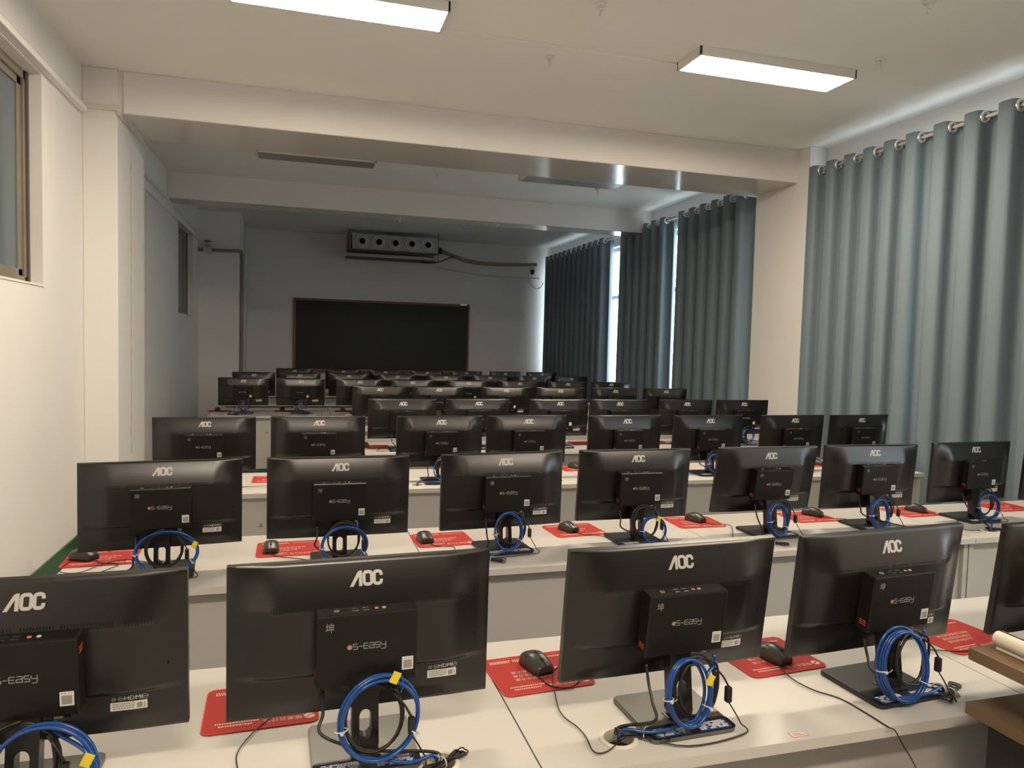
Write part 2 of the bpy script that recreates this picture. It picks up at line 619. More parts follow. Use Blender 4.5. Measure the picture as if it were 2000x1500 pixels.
def curtain(y0, y1, label, z1=0.12, P=0.245, A=0.060, ph=0.0, ret=0.0):
    """hangs along y between y0 (near) and y1 (far)"""
    r = empty('curtain', (CX, (y0 + y1) / 2, 0), 0, label, 'curtain', 'teal grey grommet curtains along the window wall')
    n = max(2, round((y1 - y0) / P))
    p = (y1 - y0) / n
    yc = (y0 + y1) / 2
    rs = random.Random(int(y0 * 97))
    k2 = [rs.uniform(-0.5, 0.5) for _ in range(n + 3)]
    NU = n * 18 + 1
    ztop = CZ + 0.045

    def fn(u, v):
        s = u * n
        z = ztop + (z1 - ztop) * v
        i = min(n, int(s))
        jit = k2[i] * (1 - (s - i)) + k2[i + 1] * (s - i)
        a = A * (1 + 0.35 * v * jit)
        ang = 2 * math.pi * s + ph
        xx = a * math.tanh(1.6 * math.sin(ang)) / 0.922 + 0.008 * v * math.sin(ang * 2 + 3 * jit) + 0.012 * v * math.sin(ang * .5 + jit * 4)
        # pleats lean over: softened saw shape
        yy = s * p - 0.019 * math.sin(2 * ang) * (1 - 0.25 * v) + 0.02 * jit * v
        return Vector((xx, y0 - yc + yy, z))
    m = MB()
    m.grid(fn, NU, 26, M_curt)
    if ret:
        # the near hem turns back towards the window
        def hem(u, v):
            a_, b_ = fn(0, v), Vector((0.125, y0 - yc + ret, 0))
            q = a_.lerp(Vector((b_.x, b_.y, a_.z)), 1 - u)
            q.y -= 0.012 * math.sin(math.pi * u)
            return q
        m.grid(hem, 9, 26, M_curt)
    cl = m.build('cloth', r)
    sol = cl.modifiers.new('thickness', 'SOLIDIFY')
    sol.thickness = 0.002
    for i in range(n):
        for hf, sd in ((0.5, -1), (0.0, 1)):
            s = i + hf - ph / (2 * math.pi)
            if s < 0.05 or s > n - 0.05:
                continue
            d = fn((s + .02) / n, 0.03) - fn((s - .02) / n, 0.03)
            d.normalize()
            nrm = Vector((-d.y, d.x, 0))
            c = fn(s / n, 0.0)
            c.z = CZ
            c.x = 0
            g = MB()
            g.ring(c, nrm, 0.033, 0.0105, M_chrome, 24, 8)
            g.ring(c + nrm * .004, nrm, 0.024, 0.004, M_chrome, 20, 6)
            g.build('grommet', r)
    return r


curtain(4.50, 5.86, 'teal grey curtain beside the right wall pillar, the farther of the two bright ones', ph=0.4)
curtain(1.30, 4.47, 'teal grey curtain at the right edge of the photo, the nearest one', P=0.27, A=0.062, ph=0.4)
curtain(6.80, 8.33, 'dim grey curtain just beyond the pillar, right of the bright slit', ph=0.4, ret=0.05)
curtain(8.58, 10.06, 'dim grey curtain between the bright slit and the far bright window strip', ph=0.4, ret=0.07)
curtain(10.62, 13.55, 'darkest curtain, the farthest one beside the blackboard wall', ph=0.4, ret=0.05)


def rod(y0, y1, label):
    m = MB().cyl((CX, y0, CZ), (CX, y1, CZ), 0.0125, M_rod, 14)
    for y in (y0, y1):
        m.ring((CX, y, CZ), (0, 1, 0), 0.010, 0.012, M_rod, 14, 8)
    for y in (y0 + .3, (y0 + y1) / 2, y1 - .3):
        m.box((CX, y - .012, CZ + .005), (XR, y + .012, CZ + .03), M_rod, 0.002)
    o = m.build('curtain_rod')
    tag(o, label, 'curtain rod', 'white rods the curtains hang from')


rod(0.8, 5.84, 'white curtain rod running through the nearest, bright curtains')
rod(6.72, 13.60, 'white curtain rod running through the dim curtains beyond the pillar')

# ------------------------------------------------------------------ far wall things
YW = YF
# blackboard
c0, c1 = pix(578, 586, y=YW - .05), pix(914, 602, y=YW - .05)
bz1, bz0 = H + 0.715, H - 0.53
r = empty('blackboard', ((c0.x + c1.x) / 2, YW, bz0), 0, 'dark blackboard with thin brown wooden frame on the far wall', 'blackboard')
hw = (c1.x - c0.x) / 2
MB().box((-hw, -0.035, 0), (hw, -0.002, bz1 - bz0), M_board).build('board', r)
f = MB()
for a, b_ in (((-hw - .015, -0.05, bz1 - bz0 - .005), (hw + .015, -0.002, bz1 - bz0 + .035)), ((-hw - .015, -0.05, -.04), (hw + .015, -0.002, 0)),
              ((-hw - .045, -0.05, -.04), (-hw, -0.002, bz1 - bz0 + .035)), ((hw, -0.05, -.04), (hw + .035, -0.002, bz1 - bz0 + .035))):
    f.box(a, b_, M_wood, 0.004)
f.build('frame', r)
MB().box((-hw, -0.11, -.06), (hw, -0.002, -.04), M_wood, 0.004).build('chalk_ledge', r)
m = MB().box((hw - .16, -.075, bz1 - bz0 + .012), (hw - .03, -.05, bz1 - bz0 + .045), M_metal, 0.004)
m.build('bracket', r, None).__setitem__('label', 'small metal bracket at the upper right corner')

# nozzle unit hanging in front of the far wall
YA = 12.9
A0, A1 = pix(688, 452, y=YA), pix(855, 466, y=YA)
ax0, ax1 = A0.x, A1.x
az0, az1 = H + 1.600, H + 1.865
r = empty('ceiling_nozzle_unit', ((ax0 + ax1) / 2, YA, az0), 0, 'grey box hung near the ceiling with five round black-centred nozzles', 'air unit')
hw = (ax1 - ax0) / 2
hh = az1 - az0
MB().box((-hw, 0, 0), (hw, .42, hh), M_ac, 0.006).build('housing', r)
for k in range(5):
    x = -hw + hw * 2 * (0.115 + 0.192 * k)
    g = MB()
    zc = hh * 0.5
    g.cyl((x, 0, zc), (x, -.022, zc), .122, M_noz, 32, .112)
    g.ring((x, -.022, zc), (0, 1, 0), .112, .010, M_noz, 32, 8)
    g.cyl((x, -.022, zc), (x, -.034, zc), .085, M_noz, 28, .062)
    o = g.build('nozzle', r)
    MB().cyl((x, -.030, zc), (x, -.040, zc), .052, M_void, 24).build('opening', o)
f = MB()
f.box((-hw - .09, -.03, -.135), (hw - .03, .46, -.125), M_acd)
f.box((-hw - .09, -.04, -.135), (hw - .03, -.03, -.085), M_ac)
f.box((-hw - .09, .45, -.135), (hw - .03, .46, -.09), M_acd)
f.box((-hw - .045, -.02, -.03), (hw - .0, .0, -.006), M_acd)
f.box((-hw - .045, .40, -.03), (hw - .0, .42, -.006), M_acd)
f.build('drip_tray', r)
f = MB()
for x in (-hw - .05, hw + .015):
    for y in (0.0, .40):
        f.cyl((x, y, -.14), (x, y, ZC - az0), .007, M_acd, 8)
f.box((-hw - .065, -.01, -.10), (-hw - .035, .41, hh + .02), M_acd, 0.003)
f.build('hanger', r)
MB().box((hw + .02, .02, 0.0), (hw + .085, .08, .11), M_void, 0.01).build('valve_box', r)

# wrapped pipe from the unit to the window wall
def wpts(px, y):
    return [pix(a, b_, y=y) for a, b_ in px]


o = MB().tube(wpts([(862, 491), (885, 500), (910, 509), (940, 514.5), (975, 516.5), (1015, 517), (1048, 517)], 13.55),
              0.035, M_foam, 10, smoothpts=5).build('wrapped_pipe')
tag(o, 'thick beige wrapped pipe sagging from the nozzle unit to the dark curtain', 'pipe')
o = MB().tube(wpts([(851, 522), (880, 527), (930, 536), (985, 541), (1053, 544)], 13.62), 0.012, M_trim, 8, smoothpts=5).build('conduit')
tag(o, 'thin grey conduit on the far wall below the wrapped pipe', 'conduit')
o = MB().tube(wpts([(817, 506), (823, 512), (838, 514), (856, 512), (872, 506), (886, 501)], 13.2), 0.009, M_cord, 8, smoothpts=5).build('drain_hose')
tag(o, 'thin dark hose looping under the right end of the nozzle unit', 'hose')
o = MB().tube(wpts([(1035, 524), (1032, 540), (1033, 549), (1040, 560), (1049, 564), (1057, 560), (1061, 552)], 13.6), 0.009, M_tie, 8, smoothpts=5).build('camera_cable')
tag(o, 'white cable hanging in a loop below the small wall camera', 'cable')
p = pix(1040, 528, y=13.45)
r = empty('wall_camera', p, 0, 'small white wall camera with black dome below the wrapped pipe', 'security camera')
MB().box((-.042, -.03, .0), (.042, .05, .095), M_lampf, .012).build('camera_mount', r)
m = MB()
m.grid(lambda u, v: Vector((.042 * math.cos(v * 1.5708) * math.cos(u * 6.2832), .042 * math.cos(v * 1.5708) * math.sin(u * 6.2832), -.045 - .042 * math.sin(v * 1.5708))), 20, 8, M_screen)
m.cyl((0, 0, -.045), (0, 0, .002), .042, M_screen, 20)
m.build('camera_dome', r)
MB().box((-.02, .04, .03), (.02, YF - 13.45, .07), M_lampf).build('bracket', r)

# pipe with valve on the boxed corner
y = 12.0
o_ = [pix(386, 487, y=y), pix(404, 488, y=y), pix(440, 489.5, y=y), pix(466, 490.5, y=y)]
x1 = -0.94
r = empty('wall_pipe', (o_[0].x, y, o_[0].z), 0, 'painted pipe with a small valve in the far left corner, running down the boxed corner', 'pipe')
base = Vector(r.location)
m = MB()
m.tube([o_[0] - base, o_[1] - base, o_[2] - base, Vector((x1 - .03, y - 0.005, o_[3].z)) - base, Vector((x1 + .0, y + .03, o_[3].z - .02)) - base,
        Vector((x1, y + .10, o_[3].z - .10)) - base, Vector((x1, y + .12, o_[3].z - .3)) - base, Vector((x1, y + .12, 0.1)) - base], .026, M_pipe, 10, smoothpts=5)
m.build('pipe_run', r)
v = pix(406, 486, y=y) - base
m = MB()
m.cyl(v + Vector((-.05, 0, -.01)), v + Vector((.05, 0, -.01)), .045, M_trim, 14)
m.cyl(v + Vector((-.055, 0, -.01)), v + Vector((-.04, 0, -.01)), .065, M_trim, 14)
m.cyl(v + Vector((.04, 0, -.01)), v + Vector((.055, 0, -.01)), .065, M_trim, 14)
m.cyl(v + Vector((0, 0, 0)), v + Vector((0, 0, .11)), .018, M_trim, 10)
m.build('valve', r)
m = MB().ring(v + Vector((0, 0, .12)), (0, 0, 1), .045, .008, M_acd, 18, 6)
m.cyl(v + Vector((-.045, 0, .12)), v + Vector((.045, 0, .12)), .006, M_acd, 6)
m.build('hand_wheel', r)
# second conduit down the same corner
o = MB().tube([(-0.955, 12.9, ZC - .02), (-0.955, 12.9, 0.1)], .018, M_trim, 10).build('conduit')
tag(o, 'pale vertical conduit beside the painted pipe in the far left corner', 'conduit')

# crack running down the side of the left pillar is in the plaster: thin relief line
pts = []
zz = 3.0
rs = random.Random(5)
while zz > 0.6:
    pts.append((PILX + 0.0008, 6.42 + rs.uniform(-.006, .006), zz))
    zz -= 0.06
m = MB()
m.tube(pts, [0.0012 + 0.0016 * abs(math.sin(i * 1.7)) for i in range(len(pts))], M_foam, 4)
o = m.build('trim_7')
o['kind'] = 'structure'


# ------------------------------------------------------------------ desks
DD = 0.66


def make_desk(W=1.305):
    r = empty('computer_desk', (0, 0, 0))
    g = 0.002
    holes = (0.20, W - 0.20)
    # top: a slab with two round cable holes
    bm = bmesh.new()
    R, n = 0.034, 24
    def ringv(cx, cy, z, rad):
        return [bm.verts.new((cx + rad * math.cos(2 * math.pi * k / n), cy + rad * math.sin(2 * math.pi * k / n), z)) for k in range(n)]
    cyh = 0.10
    t = 0.025
    xs = [g, holes[0] - .06, holes[0] + .06, holes[1] - .06, holes[1] + .06, W - g]
    ysx = [0, cyh - .06, cyh + .06, DD]
    rings = {}
    for z in (0, -t):
        V = {}
        for i, x in enumerate(xs):
            for j, yv in enumerate(ysx):
                V[i, j] = bm.verts.new((x, yv, z))
        for i in range(5):
            for j in range(3):
                if j == 1 and i in (1, 3):
                    rg = ringv(holes[0] if i == 1 else holes[1], cyh, z, R)
                    rings[i, z] = rg
                    cs = [(V[i + 1, j + 1], 3), (V[i, j + 1], 9), (V[i, j], 15), (V[i + 1, j], 21)]
                    for q in range(4):
                        ca, ka = cs[q]
                        cb, kb = cs[(q + 1) % 4]
                        mid = [rg[(ka + s_) % n] for s_ in range(7)]
                        f = [ca] + mid + [cb]
                        bm.faces.new(f if z == 0 else f)
                else:
                    bm.faces.new([V[i, j], V[i + 1, j], V[i + 1, j + 1], V[i, j + 1]])
        if z == 0:
            V0 = V
        else:
            V1 = V
    loop = [(i, 0) for i in range(6)] + [(5, j) for j in (1, 2, 3)] + [(i, 3) for i in (4, 3, 2, 1, 0)] + [(0, 2), (0, 1)]
    for k in range(len(loop)):
        a, b_ = loop[k], loop[(k + 1) % len(loop)]
        bm.faces.new([V0[a], V0[b_], V1[b_], V1[a]])
    for i in (1, 3):
        for k in range(n):
            bm.faces.new([rings[i, 0][k], rings[i, 0][(k + 1) % n], rings[i, -t][(k + 1) % n], rings[i, -t][k]])
    bmesh.ops.recalc_face_normals(bm, faces=bm.faces[:])
    m = MB()
    m.bm(bm, M_desk)
    m.build('tabletop', r)
    for hx in holes:
        q = MB()
        nn = 28
        prof = [(.0335, -.02), (.0335, .0035), (.036, .0045), (.0425, .003), (.0435, .0005)]
        for k in range(len(prof) - 1):
            (ra, za), (rb, zb) = prof[k], prof[k + 1]
            vs = [(hx + ra * math.cos(6.28318 * j / nn), cyh + ra * math.sin(6.28318 * j / nn), za) for j in range(nn)] + \
                 [(hx + rb * math.cos(6.28318 * j / nn), cyh + rb * math.sin(6.28318 * j / nn), zb) for j in range(nn)]
            q.add(vs, [[j, (j + 1) % nn, nn + (j + 1) % nn, nn + j] for j in range(nn)], M_ring, True)
        o = q.build('cable_grommet', r)
        MB().cyl((hx, cyh, -.0249), (hx, cyh, -.06), .033, M_well, 20).build('cable_well', o)
    MB().box((0.03, 0.055, -0.60), (W - 0.03, 0.073, -0.0255), M_panel, 0.001).build('front_panel', r)
    for x in (0.004, W - 0.029):
        MB().box((x, 0.035, -DZ), (x + .025, DD - .05, -0.0255), M_panel, 0.001).build('side_panel', r)
    MB().box((0.03, 0.30, -0.17), (W - 0.03, 0.62, -0.155), M_panel, 0.001).build('keyboard_shelf', r)
    m = MB().cyl((0.62, 0.054, -0.19), (0.62, 0.044, -0.19), .0085, M_brass, 14)
    m.cyl((0.62, 0.044, -0.19), (0.62, 0.041, -0.19), .006, M_brass, 14)
    m.build('lock', r)
    st = MB()
    st.box((0.585, 0.012, 0.0001), (0.625, 0.032, 0.0006), M_taped)
    st.box((0.5865, 0.0135, 0.0004), (0.6235, 0.0305, 0.0009), M_white)
    st.box((0.592, 0.017, 0.0006), (0.618, 0.0195, 0.0011), M_taped)
    st.box((0.592, 0.023, 0.0006), (0.612, 0.0255, 0.0011), M_taped)
    o = st.build('asset_sticker', r)
    o['label'] = 'small red-edged asset sticker near the front edge'
    return r


ROWS = 'ABCDEFGH'
ROWN = dict(A='nearest row', B='second row', C='third row', D='fourth row', E='fifth row', F='sixth row', G='seventh row', H='farthest row')
FRONT = dict(A=1.31, B=2.625, C=4.18, D=5.53, E=7.16, F=8.42, G=9.93, H=11.42)
LEFT = dict(A=-0.83, B=-0.84, C=-0.84, D=0.46, E=0.42, F=-1.0, G=-0.98, H=-0.98)
NDESK = dict(A=3, B=4, C=4, D=3, E=3, F=4, G=4, H=4)
desk0 = make_desk()
remember()
used = False
ORD = ['leftmost', 'second', 'third', 'fourth', 'fifth', 'sixth', 'seventh', 'eighth', 'ninth']


def ordin(i, n):
    if i == 0:
        return 'leftmost'
    if i == n - 1:
        return 'rightmost'
    return ORD[i] + ' from left'


for R_ in ROWS:
    for k in range(NDESK[R_]):
        d = copy_tree(desk0) if used else desk0
        used = True
        d.location = (LEFT[R_] + 1.305 * k, FRONT[R_], DZ)
        tag(d, 'white two-seat computer desk in the %s of desks, %s' % (ROWN[R_], ordin(k, NDESK[R_])), 'desk', 'white computer desks in rows')

# ------------------------------------------------------------------ monitor prototype
MW, MS = 0.54, 0.317
TOPZ = 0.408


def sstep(t):
    t = max(0.0, min(1.0, t))
    return t * t * (3 - 2 * t)


def bulge(u, v):
    side = sstep((MW / 2 - abs(u)) / 0.105)
    if v < 0.088:
        t = v / 0.088
        h = 0.032 * (1.3 * t - 0.3 * t * t)
    elif v < 0.222:
        h = 0.032 - 0.0060 * (v - .088) / .134
    else:
        h = 0.026 - 0.0165 * sstep((v - .222) / .016) - 0.006 * sstep((v - .28) / .035)
    return h * side


def panel_matrix(tilt):
    # local panel frame: x right, y away from the camera, z up from the top edge
    return Matrix.Translation((0, 0, TOPZ)) @ Matrix.Rotation(tilt, 4, 'X')


AOC_L = [(-.0335, -.0145), (-.0185, .011), (-.0160, .0135), (-.0125, .0145), (-.0085, .0145), (-.0085, -.0145), (-.0152, -.0145), (-.0152, .004), (-.0262, -.0145)]


def aoc(mb, P):
    vs = [P(*p) for p in AOC_L]
    # split the sloped letter into quads/tris
    mb.add(vs, [[0, 1, 7, 8], [1, 2, 3, 7], [3, 4, 5, 6, 7]], M_logo)
    o = rrect(.0155, .0230, .0050, 4, .0030, 0)
    stroke(mb, o, .0062, M_logo, P, True)
    c = [(.0305, .0035), (.0305, .0072), (.0290, .0100), (.0260, .0114), (.0205, .0114), (.0178, .0104), (.0162, .0078),
         (.0162, -.0078), (.0178, -.0104), (.0205, -.0114), (.0260, -.0114), (.0290, -.0100), (.0305, -.0072), (.0305, -.0035)]
    stroke(mb, c, .0062, M_logo, P)


def make_monitor(base_mat, tilt, full=True):
    r = empty('monitor', (0, 0, 0))
    T = panel_matrix(tilt)
    m = MB()
    NU, NV = (55, 45) if full else (29, 25)
    vsp = [0, .004, .0875, .0905, .222, .226, .230, .234, .238, .3145, MS]
    vl = sorted(set([round(MS * k / (NV - 1), 4) for k in range(NV)] + vsp))
    NV = len(vl)

    def hs(u, k):
        uu = (u - .5) * MW
        v = vl[k]
        e = min(v, MS - v, MW / 2 - abs(uu))
        rim = 0.0025 * (1 - sstep(e / 0.0035))
        return Vector((uu, -bulge(uu, v) + rim, -v))
    vs = [hs(i / (NU - 1), k) for k in range(NV) for i in range(NU)]
    fs = [[k * NU + i, (k + 1) * NU + i, (k + 1) * NU + i + 1, k * NU + i + 1] for k in range(NV - 1) for i in range(NU - 1)]
    m.add(vs, fs, M_black, True)
    # rim band and bezel
    d = 0.019
    a = MW / 2
    m.add([(-a, .0025, 0), (a, .0025, 0), (a, .0025, -MS), (-a, .0025, -MS), (-a, d, 0), (a, d, 0), (a, d, -MS), (-a, d, -MS)],
          [[0, 1, 5, 4], [1, 2, 6, 5], [2, 3, 7, 6], [3, 0, 4, 7], [4, 5, 6, 7]], M_black)
    m.build('housing', r, mtx=T)
    MB().box((-a + .006, d - .0005, -MS + .018), (a - .006, d + .0008, -.006), M_screen).build('screen', r, mtx=T)
    # logo
    m = MB()
    aoc(m, lambda x, z: Vector((x, -bulge(x, .036 - z) - .0007, -.036 + z)))
    m.build('logo', r, mtx=T)
    # vents
    m = MB()
    for fa, fb in ((.163, .255), (.288, .462), (.492, .592), (.612, .775), (.808, .888)):
        x = -a + MW * fa
        while x < -a + MW * fb:
            wv = .0023 if full else .0040
            z0, z1 = .0905, .0795
            m.add([(x, -bulge(x, z0 - .004) - .0006, -z0), (x + wv, -bulge(x + wv, z0 - .004) - .0006, -z0),
                   (x + wv, -bulge(x + wv, z1) - .0005, -z1), (x, -bulge(x, z1) - .0005, -z1)], [[0, 1, 2, 3]], M_void)
            x += .0052
    if full:
        x = -a + MW * .15
        while x < -a + MW * .9:
            zz_ = .0945
            b0 = bulge(x, zz_) + .0006
            m.add([(x, -b0, -zz_), (x + .0018, -b0, -zz_), (x + .0018, -b0, -zz_ + .0012), (x, -b0, -zz_ + .0012)], [[0, 1, 2, 3]], M_dim)
            x += .0052
    m.build('vent', r, mtx=T)
    # rating label and marks
    lx, lz = .166, .262

    def onback(x, z, e=.0007):
        return Vector((x, -bulge(x, z) - e, -z))
    m = MB()
    n = 6
    xs = [lx - .032 + .064 * k / n for k in range(n + 1)]
    for k in range(n):
        m.add([onback(xs[k], lz + .0075), onback(xs[k + 1], lz + .0075), onback(xs[k + 1], lz - .0095), onback(xs[k], lz - .0095)], [[0, 1, 2, 3]], M_white)
    rs = random.Random(3)
    for q in range(3):
        x = lx - .028
        while x < lx + .008:
            wv = rs.uniform(.001, .004)
            z = lz - .006 + .0045 * q
            m.add([onback(x, z + .0014, .0011), onback(x + wv, z + .0014, .0011), onback(x + wv, z - .0014, .0011), onback(x, z - .0014, .0011)], [[0, 1, 2, 3]], M_tan)
            x += wv + rs.uniform(.0006, .0014)
    m.add([onback(lx + .014, lz + .005, .0011), onback(lx + .024, lz + .005, .0011), onback(lx + .024, lz - .006, .0011), onback(lx + .014, lz - .006, .0011)], [[0, 1, 2, 3]], M_tan)
    m.add([onback(lx + .0265, lz + .005, .0011), onback(lx + .0285, lz + .005, .0011), onback(lx + .0285, lz - .006, .0011), onback(lx + .0265, lz - .006, .0011)], [[0, 1, 2, 3]], M_tan)
    m.build('rating_label', r, mtx=T)
    m = MB()
    vs, fs = text_mesh('HDMI', .0115)
    m.add([onback(lx + .008 + x * 1.15, lz - .0165 - z) for x, z in vs], fs, M_white)
    m.build('lettering', r, mtx=T)
    for cx, rr in ((-.026, .0035), (-.014, .0042), (.029, .0048)):
        m = MB()
        pts = [(lx + cx + rr * math.cos(6.283 * k / 14), lz - .0165 + rr * math.sin(6.283 * k / 14)) for k in range(14)]
        stroke(m, pts, .0012, M_mark, lambda x, z: onback(x, z), True)
        stroke(m, [(lx + cx - rr, lz - .0165), (lx + cx + rr, lz - .0165)], .002, M_mark, lambda x, z: onback(x, z))
        m.build('round_mark', r, mtx=T)
    m = MB().add([onback(.234, .185), onback(.238, .185), onback(.238, .178), onback(.234, .178)], [[0, 1, 2, 3]], M_void)
    m.build('lock_slot', r, mtx=T)
    # neck with an oval slot, and base
    m = MB()
    nw, n0, n1 = .027, .010, .25
    sl = [(.0125 * math.cos(a_), (.012 if math.sin(a_) > 0 else -.012) + .0125 * math.sin(a_)) for a_ in [2 * math.pi * (k + .5) / 16 for k in range(16)]]
    zc = .072
    slot = [(x, z * 1.25 + zc) for x, z in sl]

    def NY(z, back):
        return -.046 + (z - .01) * .14 + (.030 + (0.006 if z < .05 else 0) if back else 0)
    # outer outline matching 16 slot points
    out = []
    for k in range(16):
        a_ = 2 * math.pi * (k + .5) / 16
        cx_, cz_ = math.cos(a_), math.sin(a_)
        s_ = 1 / max(abs(cx_), abs(cz_))
        out.append((nw * cx_ * s_, zc + (n1 - zc if cz_ > 0 else zc - n0) * cz_ * s_))
    for back in (False, True):
        vs = [(x, NY(z, back), z) for x, z in slot] + [(x, NY(z, back), z) for x, z in out]
        m.add(vs, [[k, (k + 1) % 16, 16 + (k + 1) % 16, 16 + k] for k in range(16)], M_black)
    for loop in (slot, out):
        vs = [(x, NY(z, False), z) for x, z in loop] + [(x, NY(z, True), z) for x, z in loop]
        m.add(vs, [[k, (k + 1) % 16, 16 + (k + 1) % 16, 16 + k] for k in range(16)], M_black)
    m.box((-.03, -.06, .008), (.03, .0, .016), M_black, .003)
    m.build('stand_neck', r)
    m = MB()
    m.prism(rrect(.214, .205, .014, 4), 0.001, .0125, base_mat, .002)
    m.build('stand_base', r)
    m = MB()
    m.prism(rrect(.2135, .052, .012, 4, 0, -.0775), .0124, .0134, M_black)
    m.build('base_front_strip', r)
    for sx in (-1, 1):
        m = MB()
        cx_ = sx * .054
        m.box((cx_ - .040, -.099, .0133), (cx_ + .040, -.065, .0139), M_bluelab)
        rs = random.Random(9 + sx)
        for q in range(5):
            x = cx_ - .036
            while x < cx_ + .033:
                wv = rs.uniform(.003, .009)
                if rs.random() < .78:
                    z = -.0955 + q * .0062
                    m.box((x, z, .0138), (min(x + wv, cx_ + .037), z + (.0048 if q < 4 else .0036), .0143), M_white)
                x += wv + .0012
        m.build('information_label', r)
    return r


# ------------------------------------------------------------------ mini computer prototype
PW, PH, PD = 0.200, 0.146, 0.043


def os_easy(m, P, k=1.0, full=True):
    """the word mark: dot, s, -, e, a, s, y"""
    t = .0019
    h = .0055

    def L(x0, pts, close=False):
        stroke(m, [(x0 + x * .0042, y * h) for x, y in pts], t, M_mark, P, close)
    x = -.0265
    L(x, [(2, 1), (.3, 1), (0, .8), (0, .2), (.3, 0), (1.7, 0), (2, -.2), (2, -.8), (1.7, -1), (0, -1)])
    L(x + .0110, [(0, 0), (1.6, 0)])
    L(x + .0205, [(2.2, 1), (.3, 1), (0, .8), (0, -.8), (.3, -1), (2.2, -1)])
    L(x + .0205, [(0, 0), (2.0, 0)])
    L(x + .0320, [(.1, 1), (1.9, 1), (2.2, .8), (2.2, -1), (.3, -1), (0, -.8), (0, -.1), (.3, .05), (2.1, .05)])
    L(x + .0440, [(2, 1), (.3, 1), (0, .8), (0, .2), (.3, 0), (1.7, 0), (2, -.2), (2, -.8), (1.7, -1), (0, -1)])
    L(x + .0550, [(0, 1), (0, .1), (.3, -.1), (2.1, -.1)])
    L(x + .0550, [(2.2, 1), (2.2, -1.4), (1.9, -1.6), (.2, -1.6)])


def make_pc(full=True):
    """origin: centre of the back face (against the monitor)"""
    r = empty('mini_computer', (0, 0, 0))
    m = MB()
    m.box((-PW / 2, -PD, -PH / 2), (PW / 2, 0, PH / 2), M_black2, .0035, 2)
    m.build('case', r)
    fy = -PD - .0003

    def P(x, z):
        return Vector((x - .002, fy - .0003, z + .006))
    m = MB()
    os_easy(m, P)
    dc = (-.0335, -.0005)
    pts = [P(dc[0] + .0050 * math.cos(6.283 * k / 18), dc[1] + .0050 * math.sin(6.283 * k / 18)) for k in range(18)]
    m.add(pts, [list(range(18))], M_dot)
    m.build('word_mark', r)
    if full:
        m = MB()
        vs, fs = text_mesh('\u5764', .021)
        m.add([(x * .85 - .074, fy - .0003, z + .047) for x, z in vs], fs, M_mark)
        m.build('corner_mark', r)
    m = MB()
    sx, sz = .081, -.039
    m.box((sx - .0115, fy - .0004, sz - .0135), (sx + .0115, fy + .0002, sz + .0135), M_white)
    if full:
        for k in range(4):
            m.box((sx - .0085 + .0052 * k, fy - .0006, sz + .0095), (sx - .0068 + .0052 * k, fy, sz + .0112), M_ink)
        m.box((sx - .0085, fy - .0006, sz - .0105), (sx + .0085, fy, sz + .0065), M_tan)
    m.build('white_sticker', r)
    for x, sgn, zc in ((-PW / 2, -1, -.052), (PW / 2, 1, .045)):
        m = MB()
        for q in range(3):
            for c_ in range(2):
                y0 = -PD + .010 + c_ * .0115
                m.box((x - .0003, y0, zc - .006 + q * .0052), (x + .0003, y0 + .009, zc - .0032 + q * .0052), M_orange)
        m.build('side_mark', r)
    zt = PH / 2
    for cx in (-.024, -.002):
        m = MB()
        for q in (0, 1):
            m.box((cx - .0075, -PD + .0135 + q * .012, zt - .0002), (cx + .0075, -PD + .0205 + q * .012, zt + .0004), M_void)
            m.box((cx - .0065, -PD + .0140 + q * .012, zt + .0003), (cx + .0065, -PD + .0165 + q * .012, zt + .0008), M_metal)
        m.build('usb_port', r)
    for cx, mm in ((.019, M_jackr), (.034, M_jackg)):
        m = MB().ring((cx, -PD + .021, zt + .0004), (0, 0, 1), .0030, .0011, mm, 16, 6)
        m.cyl((cx, -PD + .021, zt - .001), (cx, -PD + .021, zt + .0003), .0022, M_void, 12)
        m.build('audio_jack', r)
    m = MB().cyl((-.060, -PD + .021, zt - .001), (-.060, -PD + .021, zt + .001), .0058, M_dim, 20)
    m.ring((-.060, -PD + .021, zt + .001), (0, 0, 1), .0052, .0007, M_mark, 20, 6)
    m.build('power_button', r)
    MB().cyl((-.042, -PD + .021, zt - .001), (-.042, -PD + .021, zt + .0004), .0016, M_void, 10).build('reset_hole', r)
    for cx in (.045, .062, .078):
        MB().box((cx - .0065, -PD + .012, -zt - .010), (cx + .0065, -PD + .030, -zt + .001), M_clear if cx == .062 else M_cord, .001).build('cable_plug', r)
    return r


